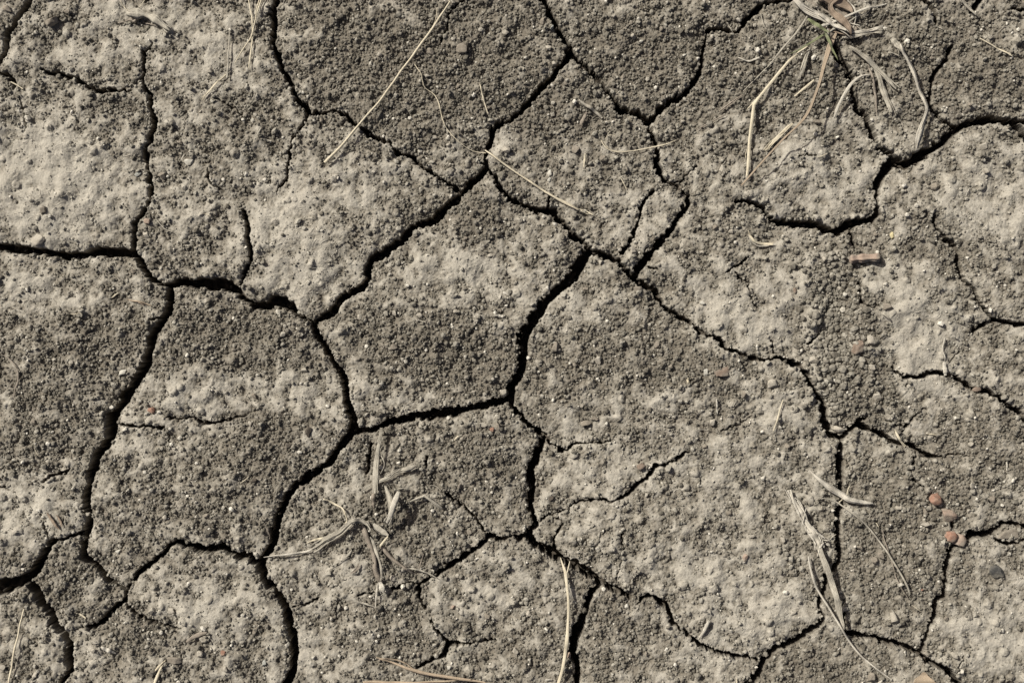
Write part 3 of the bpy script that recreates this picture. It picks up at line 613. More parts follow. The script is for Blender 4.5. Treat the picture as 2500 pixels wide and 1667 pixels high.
piece('leaf', 'long brown leaf drooping down left', '', 'tan', 'T30', '488 225 16 465 275 28 438 320 34 402 430 26 368 540 22 322 670 20 285 750 18 235 815 16 150 895 14 60 990 11 -20 1080 12 -120 1195 9', parent=t, flat=.35, curl=.3, lift=.0065, arch=.014)
piece('crown', 'crumbly base of the tuft', '', 'dirty', 'T30', '420 205 20 445 215 44 470 235 36 480 262 14', parent=t, flat=.6, lift=.003, split=3)
for s in ('440 40 6 500 90 10 560 150 9 640 180 5', '360 60 8 400 120 10 430 190 10 440 240 6', '470 120 8 420 160 10 380 190 9 350 215 4', '560 20 10 600 70 14 610 130 10 600 190 5', '520 200 8 560 160 10 620 120 8 690 95 4', '300 20 6 380 60 10 450 100 12 500 160 7', '450 215 10 480 195 14 520 200 12 560 225 6', '400 180 6 450 205 9 520 225 9 590 250 4'):
    piece('leaf', None, '', random.Random(len(s)+int(s[:3])).choice(['grey', 'dirty', 'white', 'brown']), 'T30', s, parent=t, flat=.3, lift=.006, curl=.2)
t = thing('green_grass_sprout', 'small green grass sprout with three living blades, the only green plant', 'grass sprout', 'T30', 420, 230)
piece('leaf', None, '', 'green', 'T30', '296 146 14 345 180 24 395 210 20 435 232 8', parent=t, flat=.15, curl=.4, lift=.014)
piece('leaf', None, '', 'green', 'T30', '408 222 14 425 265 20 450 325 16 475 375 10 492 405 4', parent=t, flat=.2, curl=.4, lift=.013)
piece('leaf', 'thin darker blade', '', 'green', 'T30', '420 228 12 360 265 13 300 302 11 245 335 8 190 360 3', parent=t, flat=.25, curl=.3, lift=.008)
piece('dry_stalk', 'long pale straw folded sharply in two, reaching down left from the green sprout', 'straw', 'straw', 'T30', '312 305 10 255 345 16 190 400 19 100 510 18 0 632 16 -32 680 19 -46 790 19 -60 900 19 -68 1040 17 -80 1137 14', kinky=True, split=1, flat=.5, lift=.004, extra=[('T30', '0 625 12 -30 660 12 -72 702 6'), ('T30', '-75 960 5 -86 990 5 -84 1015 4')], group=None)
piece('dry_stalk', 'pale frayed leaf piece lying along the lower part of the long drooping brown leaf', 'dry leaf', 'straw', 'T30', '218 792 8 180 828 26 130 875 28 85 920 24 35 972 10', split=3, flat=.2, lift=.003)
piece('dry_stalk', 'long thin grey blade running down left from the tuft, left of the folded straw', 'dry blade', 'grey', 'T30', '335 50 8 312 105 12 280 160 14 232 228 18 185 280 14 130 345 13 78 412 6', flat=.4, lift=.005)
piece('root_fibre', 'thin grey fibre continuing down left under the folded straw top', 'fibre', 'grey', 'T30', '80 412 5 40 450 7 -5 498 6', flat=.6)
piece('dry_stalk', 'short wide pale blade hanging below the green sprout', 'dry blade', 'grey', 'T30', '328 308 12 312 350 28 292 405 30 272 465 26 248 518 8', split=2, flat=.2, lift=.003)
piece('straw', 'short pale straw between the wide pale blade and the drooping brown leaf', 'straw', 'straw', 'T30', '352 518 12 318 548 16 275 582 14 233 618 8', flat=.4)
piece('root_fibre', 'thin fibre slanting at the top edge left of the bleached leaf', 'fibre', 'grey', 'T30', '166 48 4 152 100 6 120 152 4', flat=.6)
piece('root_fibre', 'thin bent fibre left of the slanting fibre near the top edge', 'fibre', 'grey', 'T30', '18 90 4 34 160 6 62 215 5 35 252 4', flat=.6)
piece('dry_stalk', 'flat grey blade slanting right, the upper of the pair below the tuft', 'dry blade', 'grey', 'T30', '576 308 10 640 350 28 720 415 38 790 482 34 840 535 24 878 580 6', split=3, flat=.15, lift=.004)
piece('dry_stalk', 'flat grey blade pointing down, the lower of the pair below the tuft', 'dry blade', 'grey', 'T30', '722 395 16 755 460 34 780 530 38 808 610 34 828 670 32 845 725 18', split=2, flat=.15, lift=.003)
piece('twig', 'thin brownish twig hanging beside the flat grey blade', 'twig', 'dirty', 'T30', '700 415 8 722 490 13 738 560 13 748 640 11 752 732 5', flat=.6)
piece('dry_stalk', 'pale curved blade arching over the thin crack below the tuft', 'dry blade', 'white', 'T30', '702 490 6 650 498 14 600 530 20 560 580 25 520 650 24 495 705 22 478 762 10', split=1, flat=.3, lift=.004, arch=.003)
t = thing('dry_stalk', 'long wavy bleached blade with a paddle-like tip, hanging from a crumbly head at upper right', 'dry blade', 'T30', 890, 320)
piece('leaf', None, '', 'white', 'T30', '888 300 14 905 350 22 935 395 24 968 455 26 992 520 24 1012 580 24 1040 640 22 1062 705 22 1052 760 28 1030 820 38 1008 885 36 998 965 8', parent=t, split=1, flat=.2, curl=.2, lift=.005, arch=.003)
piece('stub', None, '', 'grey', 'T30', '818 348 6 850 352 9 895 368 9', parent=t, flat=.5)
piece('head', 'crumbly pale head', '', 'grey', 'T30', '835 262 16 855 285 44 885 318 40 900 345 14', parent=t, split=3, flat=.5, lift=.003)
piece('straw', 'thin pale straw on dark crumbs, upper right corner area', 'straw', 'straw', 'T30', '1412 248 7 1500 300 11 1560 332 11 1612 366 8', extra=[('T30', '1580 345 7 1600 350 6 1614 372 4')], flat=.6)
piece('twig', 'grey twig sloping down right from the top edge, far right', 'twig', 'grey', 'T30', '1272 -15 12 1320 40 17 1390 104 11', flat=.6, lift=.003)
piece('root_fibre', 'small arched fibre in the crumbly upper right', 'fibre', 'grey', 'T30', '1108 178 4 1140 174 7 1172 192 4', flat=.6)
piece('root_fibre', 'tiny pale fibre on smooth crust under the big drooping leaf', 'fibre', 'straw', 'T30', '370 1010 4 400 1002 6 434 986 4', flat=.6)
# --- left middle
piece('twig', 'curved dark twig near the left edge, middle height', 'twig', 'dirty', 'T01', '8 822 4 60 850 6 98 888 8 120 940 12 118 1000 14 100 1050 9 95 1105 4', flat=.7)
piece('twig', 'short forked brown straw below the wide left crack', 'twig', 'tan', 'T01', '818 472 5 850 482 9 905 490 12 975 516 5', extra=[('T01', '890 490 6 905 500 7 925 512 4')], flat=.6)
piece('dry_stalk', 'tiny pale leaf scrap by the short forked brown straw', 'leaf scrap', 'straw', 'T01', '758 430 4 735 445 12 710 466 5', flat=.2)
piece('root_fibre', 'hair-thin curved fibre in the lower left middle', 'fibre', 'straw', 'T01', '238 1365 4 230 1400 4 236 1440 4 262 1476 3', flat=.8)
piece('root_fibre', 'hair-thin flat fibre left of the dark crumb patch', 'fibre', 'straw', 'T01', '435 562 3 475 568 4 515 562 3', flat=.8)
# --- right middle
t = thing('curled_husk', 'curled pale husk of layered scraps in the right middle, left of the reddish rod', 'husk', 'T31', 20, 100)
piece('scale', None, '', 'straw', 'T31', '-66 38 8 -50 68 18 -30 95 22 0 112 20 60 118 22 96 120 8', parent=t, split=2, flat=.3, curl=.5, lift=.003)
piece('scale', None, '', 'grey', 'T31', '-62 60 8 -40 98 16 0 128 16 50 130 16 85 126 6', parent=t, flat=.3, lift=.002)
piece('straw', 'jointed upright white straw ending in a wide chip over the right crack', 'straw', 'white', 'T31', '1185 718 16 1182 745 14 1172 780 9 1170 805 6 1178 830 8 1185 870 10', extra=[('T31', '1184 872 26 1183 905 30 1187 935 28 1190 958 18')], flat=.4, lift=.002)
piece('straw', 'tiny white straw bit to the right of the jointed white straw', 'straw', 'white', 'T31', '1236 700 5 1252 712 12 1272 724 5', flat=.4)
piece('straw', 'slanting pale straw on the big plate left of the right-hand crack', 'straw', 'straw', 'T31', '157 1110 6 138 1170 12 118 1240 12 95 1312 8', flat=.5)
piece('straw', 'stubby pale straw at the fork of fine cracks, right side', 'straw', 'straw', 'T31', '872 1302 5 890 1345 18 915 1382 18 940 1412 6', split=2, flat=.4)
piece('straw', 'tiny pale straw on the small plate, right of the stubby straw', 'straw', 'straw', 'T31', '1070 1328 4 1105 1331 7 1145 1340 4', flat=.5)
piece('straw', 'tiny upright white straw near the right edge', 'straw', 'white', 'T32', '1590 155 8 1589 180 12 1588 212 8', flat=.5)
piece('root_fibre', 'dark thin fibre across the big loose clods', 'fibre', 'dirty', 'T31', '595 943 4 640 936 5 675 938 4', flat=.8)
piece('twig', 'small curled stick at the foot of the round pale crust', 'twig', 'grey', 'T31', '775 560 6 800 575 14 825 595 12 838 618 5', flat=.6)
piece('straw', 'short thick white straw bit right of the centre plate', 'straw', 'white', 'T21', '1432 1105 6 1437 1150 15 1440 1200 6', flat=.5)
piece('straw', 'flat grey straw scrap among crumbs below the short white bit', 'straw', 'grey', 'T21', '1290 1308 4 1330 1303 9 1385 1305 4', flat=.4)
piece('husk', 'tiny split pale husk left of the short thick white straw', 'husk', 'straw', 'T21', '1250 972 8 1248 990 20 1250 1010 6', split=2, flat=.4)
piece('husk', 'small striped husk on the centre crust under the white flake', 'husk', 'white', 'T11', '1595 575 8 1618 577 24 1645 582 8', split=2, flat=.4)
piece('straw', 'small dull straw bit in the upper part of the centre plate', 'straw', 'grey', 'T11', '1092 602 5 1120 610 9 1155 622 5', flat=.5)
piece('straw', 'tiny yellow straw bit under the long centre crack', 'straw', 'straw', 'T11', '1362 1338 5 1347 1353 11 1330 1372 4', flat=.5)
# --- dead plant, bottom centre
t = thing('dead_plant', 'uprooted dead grass plant with twisted stem, bleached leaves and a root, lower centre', 'dead plant', 'T12', 800, 600)
piece('stem', 'dark knotted stem', '', 'dirty', 'T12', '745 555 20 768 610 30 790 670 32 812 725 30 826 775 38 830 830 36 846 885 30 872 925 20', parent=t, split=3, flat=.75, ridge=.25, wob=.25, lift=-.0005)
piece('leaf', 'pale twisted strip along the stem', '', 'grey', 'T12', '805 622 10 822 655 20 836 705 22 858 760 18 872 820 18 874 870 14 868 905 6', parent=t, flat=.5, lift=.010)
piece('leaf', 'broad bleached leaf bent over to the left', '', 'grey', 'T12', '800 575 12 780 545 26 735 525 30 690 528 38 650 562 48 610 598 50 560 625 40 515 650 30 470 682 22 430 706 14', parent=t, split=3, flat=.16, curl=.3, lift=.006)
piece('leaf', 'long pale strip reaching left to the crack', '', 'white', 'T12', '440 700 10 400 724 20 350 735 20 280 742 15 200 752 11 122 763 6', parent=t, split=1, flat=.3, lift=.003)
piece('leaf', None, '', 'straw', 'T12', '520 640 12 470 645 14 430 655 10 392 672 5', parent=t, flat=.3, lift=.003)
piece('leaf', None, '', 'straw', 'T12', '500 390 6 530 400 10 570 422 13 620 446 13 640 480 9 652 520 8 640 545 5', parent=t, flat=.5, lift=.004, split=1)
piece('leaf', 'frayed dry end', '', 'white', 'T12', '855 918 16 866 940 36 872 962 34 882 985 10', parent=t, split=3, flat=.25, lift=.004)
piece('leaf', None, '', 'white', 'T12', '842 930 6 838 990 12 833 1040 10 831 1078 5', parent=t, flat=.4, lift=.003)
piece('root', 'brown grey root reaching right', '', 'dirty', 'T12', '858 700 12 880 708 26 905 735 28 935 768 22 985 805 22 1030 838 17 1070 868 12 1092 880 6', parent=t, flat=.8, ridge=.2, lift=-.0005)
piece('root', None, '', 'grey', 'T12', '1030 832 7 1080 836 11 1130 850 11 1180 872 9 1225 896 4', parent=t, flat=.7, lift=.002)
piece('leaf', 'thin grey membrane', '', 'grey', 'T12', '818 548 14 850 578 44 880 600 40 915 622 14', parent=t, flat=.06, lift=.003)
piece('leaf', None, '', 'straw', 'T12', '915 622 8 890 652 18 868 680 16 855 700 6', parent=t, flat=.3, lift=.006)
piece('dry_stalk', 'fibrous upright straw reaching from the crack down towards the dead plant', 'straw', 'grey', 'T12', '868 -62 10 864 -20 17 856 40 21 846 100 24 838 170 34 836 240 38 830 300 32 834 352 16', split=3, flat=.35, lift=.005, arch=.003, extra=[('T12', '862 105 5 885 145 6 888 180 5 862 232 5')])
piece('twig', 'dark charred stub at the lower end of the fibrous upright straw', 'twig', 'dirty', 'T12', '822 345 18 820 375 28 820 410 22 822 448 10', flat=.7, lift=.003)
piece('dry_stalk', 'frayed straw slanting up right behind the fibrous upright straw', 'dry blade', 'grey', 'T12', '740 332 5 790 305 9 855 275 13 920 248 18 960 218 12 1010 205 28 1050 192 36 1085 178 12', split=3, flat=.3, lift=.004)
t = thing('plant_stub', 'forked V-shaped stub of cut straw standing right of the fibrous upright straw', 'plant stub', 'T12', 920, 480)
piece('stalk', None, '', 'grey', 'T12', '900 302 12 912 340 30 930 385 38 938 440 34 930 500 26 918 545 10', parent=t, split=3, flat=.6, lift=.006, arch=.008)
piece('stalk', None, '', 'white', 'T12', '985 335 18 972 370 36 952 420 34 935 480 28 905 540 14', parent=t, split=3, flat=.6, lift=.008, arch=.010)
piece('dry_stalk', 'bent pale straw shaped like a roof, right of the forked stub', 'dry blade', 'grey', 'T12', '1035 412 5 1085 392 17 1148 366 19 1175 388 14 1215 418 20 1256 452 12', split=2, kinky=True, flat=.35, lift=.005)
piece('straw', 'short white straw bit above the roof-shaped straw', 'straw', 'grey', 'T12', '975 322 6 1000 320 9 1030 318 5', flat=.5)
piece('twig', 'thin dark twig sticking up by the root of the dead plant', 'twig', 'dirty', 'T12', '1136 738 5 1124 780 8 1108 825 8 1098 845 4', flat=.6)
piece('root_fibre', 'thin curved fibre right of the roof-shaped straw', 'fibre', 'grey', 'T12', '1180 303 4 1215 312 6 1245 335 4', flat=.8)
piece('straw', 'small pale straw left of the dead plant stem, sloping down left', 'straw', 'grey', 'T12', '682 712 8 662 740 14 635 765 8 590 795 5 542 824 4', flat=.5)
piece('plant_scrap', 'small dark curled leaf scrap below the sloping straw, left of the stem', 'leaf scrap', 'dirty', 'T12', '728 798 8 718 828 22 695 850 18 672 860 5', flat=.3, curl=.6)
piece('straw', 'small T-shaped straw below the dead plant', 'straw', 'grey', 'T12', '706 1038 5 735 1050 12 770 1058 11 832 1078 5', extra=[('T12', '752 1045 6 757 1075 8 756 1102 4')], flat=.5)
piece('root_fibre', 'thin brown fibre beside the crack left of the dead plant', 'fibre', 'dirty', 'T12', '120 545 4 135 585 6 152 625 5 150 650 3', flat=.7)
piece('straw', 'long orange-brown pine-like straw near the bottom edge, the upper of the two', 'straw', 'tan', 'T12', '838 1393 6 880 1410 9 950 1435 12 1050 1470 16 1150 1499 18 1300 1524 17 1400 1540 15 1535 1558 7', extra=[('T12', '860 1398 5 950 1412 7 1005 1428 7 1040 1448 6 1070 1468 4')], flat=.7, lift=.004)
piece('straw', 'long orange-brown straw lying along the bottom edge, the lower of the two', 'straw', 'tan', 'T12', '752 1556 18 830 1556 22 920 1562 22 1050 1562 19 1180 1556 16 1320 1548 12 1440 1538 7', flat=.6, lift=.003)
# --- bottom row
piece('straw', 'long pale bowed straw with a forked top, bottom centre', 'straw', 'straw', 'T22', '440 766 5 452 805 12 470 858 17 479 940 17 487 1020 16 489 1100 17 484 1200 18 476 1310 20 464 1400 23 446 1490 25 420 1580 22', extra=[('T22', '498 785 5 490 820 9 482 850 9 472 890 6')], flat=.4, lift=.004, arch=.002)
piece('twig', 'stout short pale stick right of the lower crack', 'twig', 'white', 'T22', '1385 1162 12 1370 1195 28 1352 1235 28 1335 1265 18 1318 1288 6', split=2, flat=.5)
piece('straw', 'tiny white straw on crust at the bottom edge, beside the long bowed straw', 'straw', 'white', 'T22', '338 1542 6 362 1540 13 388 1542 6', flat=.5)
piece('straw', 'tiny upright straw bit at the bottom edge, right of centre', 'straw', 'straw', 'T22', '1560 1530 5 1562 1550 9 1562 1575 8', flat=.5)
piece('straw', 'thin upright straw in the lower left corner', 'straw', 'straw', 'T02', '157 1093 6 148 1140 9 135 1200 11 118 1290 12 100 1380 13 80 1470 12 62 1580 10', flat=.6, lift=.003)
piece('straw', 'stubby split straw at the bottom edge, left part', 'straw', 'straw', 'T02', '1058 1418 6 1035 1462 14 1010 1515 20 985 1580 18', extra=[('T02', '1050 1425 6 1015 1460 12 985 1495 8')], flat=.4)
piece('straw', 'flat white straw chip lower left, above the bottom edge', 'straw', 'white', 'T02', '655 1328 10 680 1345 26 710 1358 28 742 1378 10', flat=.25)
piece('straw', 'short pale straw on the small diamond plate, lower left', 'straw', 'straw', 'T02', '492 1118 6 518 1135 15 548 1156 6', flat=.5)
piece('plant_scrap', 'pinkish brown dried leaf strip on the small lower-left plate, with a second strip', 'leaf scrap', 'brown', 'T02', '308 475 6 325 505 18 350 540 20 372 570 14 388 585 4', extra=[('T02', '362 490 5 380 515 12 395 545 14 402 570 5')], flat=.25)
piece('straw', 'tiny pale fibre in the lower left middle beside a dark lump', 'fibre', 'straw', 'T02', '1592 250 4 1570 270 7 1545 288 4', flat=.6)
piece('root_fibre', 'small curved fibre above the white and red speckled stone', 'fibre', 'grey', 'T02', '822 585 4 808 625 5 785 650 5 750 668 3', flat=.7)
piece('bark_chip', 'dark bark strip pressed into the soil, lower left', 'bark', 'dirty', 'T02', '1190 1305 10 1230 1275 26 1285 1250 28 1330 1240 10', flat=.3, split=1)
# --- bottom right
t = thing('fallen_stalk', 'thick fluffy dead stalk with a long grey pointed blade, lower right', 'dead stalk', 'T32', 380, 660)
piece('leaf', 'long pointed grey blade', '', 'grey', 'T32', '375 680 20 390 735 32 412 795 36 440 865 36 462 930 38 480 1000 40 495 1060 40 510 1120 34 524 1168 22 536 1212 6', parent=t, split=1, flat=.25, curl=.3, lift=.006, arch=.004)
piece('stem', 'fluffy pale stalk', '', 'white', 'T32', '196 335 12 212 385 30 240 430 34 270 480 38 295 530 36 320 575 40 350 615 46 375 655 36 385 705 16', parent=t, split=8, flat=.6, ridge=.2, wob=.2, lift=.004)
piece('root', None, '', 'grey', 'T32', '385 640 8 420 650 10 450 648 9 475 625 8 492 614 4', parent=t, flat=.7, lift=.004)
piece('root', None, '', 'white', 'T32', '360 600 10 385 618 18 418 638 5', parent=t, flat=.5, lift=.009)
for s in ('270 560 6 285 500 9 298 438 4', '210 350 7 225 420 10 250 480 10 262 520 4', '245 400 6 275 450 9 300 500 10 318 560 5', '215 400 6 240 470 9 275 530 9 300 600 5', '300 520 8 335 570 10 372 610 10 395 668 5', '290 560 8 315 610 11 345 650 10 362 690 4', '230 380 6 262 410 8 285 460 5', '340 560 6 365 600 9 400 640 4', '372 700 12 385 690 22 402 668 6', '205 400 8 190 370 7 165 325 3', '380 705 8 375 730 9 368 752 3', '330 600 12 312 595 16 305 570 5'):
    piece('fibre', None, '', 'white', 'T32', s, parent=t, flat=.5, lift=.007)
t = thing('pale_stick', 'thick bone-coloured bent stick lying across the crack, lower right', 'stick', 'T32', 540, 370)
piece('stem', None, '', 'white', 'T32', '328 212 7 360 245 18 410 288 26 470 330 32 530 366 38 565 390 40 610 402 34 670 412 26 728 418 7', parent=t, flat=.7, ridge=.14, lift=.004)
piece('side_branch', None, '', 'straw', 'T32', '586 310 5 572 335 9 560 362 9', parent=t, flat=.6, lift=.004)
piece('side_branch', None, '', 'straw', 'T32', '540 385 8 525 400 9 510 416 4', parent=t, flat=.6, lift=.003)
piece('straw', 'long thin grey stalk arching down right from beneath the bone-coloured stick', 'straw', 'grey', 'T32', '353 392 4 365 380 7 395 382 8 480 402 10 560 456 11 650 526 12 705 580 12 750 636 13 800 705 14 850 785 14 890 850 14 930 925 14 952 975 13 955 1002 6', flat=.8, lift=.004)
piece('straw', 'hair-thin dark stalk beneath the long thin grey stalk', 'straw', 'dirty', 'T32', '796 592 6 806 650 8 820 700 8 845 790 8 870 880 8 905 955 8 958 1028 5', flat=.8, lift=.002)
piece('root_fibre', 'short fine fibre past the lower end of the thin grey stalk', 'fibre', 'straw', 'T32', '975 1065 4 1005 1085 5 1032 1106 3', flat=.8)
piece('root_fibre', 'small pale curl right of the crack under the bone-coloured stick', 'fibre', 'straw', 'T32', '752 545 4 762 562 6 768 578 4', flat=.8)
piece('straw', 'long smooth white straw curving down right to the bottom edge', 'straw', 'white', 'T32', '313 752 8 322 800 14 336 865 17 356 925 17 385 985 15 440 1072 14 475 1130 14 512 1192 14 545 1248 14 580 1300 14 618 1350 13 660 1395 13 705 1432 12 750 1468 12 800 1505 11 845 1537 5', flat=.8, lift=.004, wob=.04)
t = thing('fallen_leaf', 'fan-shaped striped brown leaf cut by the bottom edge, lower right', 'leaf', 'T32', 1050, 1560)
piece('blade', None, '', 'tan', 'T32', '1050 1490 20 1050 1515 80 1048 1550 170 1050 1600 230 1050 1650 200', parent=t, split=0, flat=.03, curl=.10, lift=.003, ridge=.02)
piece('blade', 'green strip', '', 'green', 'T32', '940 1575 16 1000 1568 26 1060 1564 30 1110 1566 24 1150 1572 8', parent=t, flat=.15, curl=.2, lift=.010)
piece('straw', 'pale thick straw tip poking in at the bottom edge beside the brown leaf', 'straw', 'white', 'T32', '786 1540 10 765 1556 20 735 1582 22', flat=.5, lift=.003)
# ------------------------------------------------------------------ stones, brick fragments and clods
import bmesh
def stone_mesh(w, h, t, seed, ang=0.45, cut=3):
    """an angular lump w x h x t metres"""
    rs = np.random.default_rng(seed); bm = bmesh.new(); bmesh.ops.create_icosphere(bm, subdivisions=4, radius=1)
    V = np.array([v.co[:] for v in bm.verts])
    q = np.sign(V)*np.abs(V)**0.8; V = q/np.abs(q).max()
    for _ in range(cut+7):                           # flat broken faces
        nrm = rs.normal(size=3); nrm[2] *= 0.6; nrm /= np.linalg.norm(nrm); dd = rs.uniform(0.45, 0.82)
        s = V@nrm-dd; V = V-np.where(s > 0, s, 0)[:, None]*nrm*0.92
    p = V*1.6+seed*3.1
    nz = perlin(p[:, 0]+p[:, 2]*.7, p[:, 1]-p[:, 2]*.5, seed % 97)*ang*0.35+perlin(p[:, 0]*3+p[:, 2]*2.3, p[:, 1]*3-p[:, 2]*1.7, seed % 89)*ang*0.16
    V = V*(1+nz)[:, None]
    V[:, 0] *= w/2; V[:, 1] *= h/2; V[:, 2] *= t/2
    for v, c in zip(bm.verts, V): v.co = c
    for f in bm.faces: f.smooth = True
    return bm
stones = []
def stone_at(name, label, cat, kind, tile, x, y, w, h, t=0.6, rot=0, ang=.45, sink=.30, group=None, cut=3):
    SEED[0] += 1; seed = 100+SEED[0]
    w *= 1.15; h *= 1.15; bm = stone_mesh(w*TM, h*TM, t*min(w, h)*TM, seed, ang, cut)
    me = bpy.data.meshes.new(name); bm.to_mesh(me); bm.free(); me.materials.append(ST[kind])
    o = link(name, me); px, py = P(tile, x, y); tt = t*min(w, h)*TM
    rr = 0.3*min(w, h)*TM
    z = max(float(lookup(HS, px+a*rr, py+b_*rr)) for a, b_ in ((0, 0), (1, 0), (-1, 0), (0, 1), (0, -1)))
    o.location = (px, py, z+tt*(0.5-sink)); o.rotation_euler = (rng.uniform(-.15, .15), rng.uniform(-.15, .15), math.radians(rot))
    if label: tag(o, label, cat, group); stones.append((px, py, label))
    return o
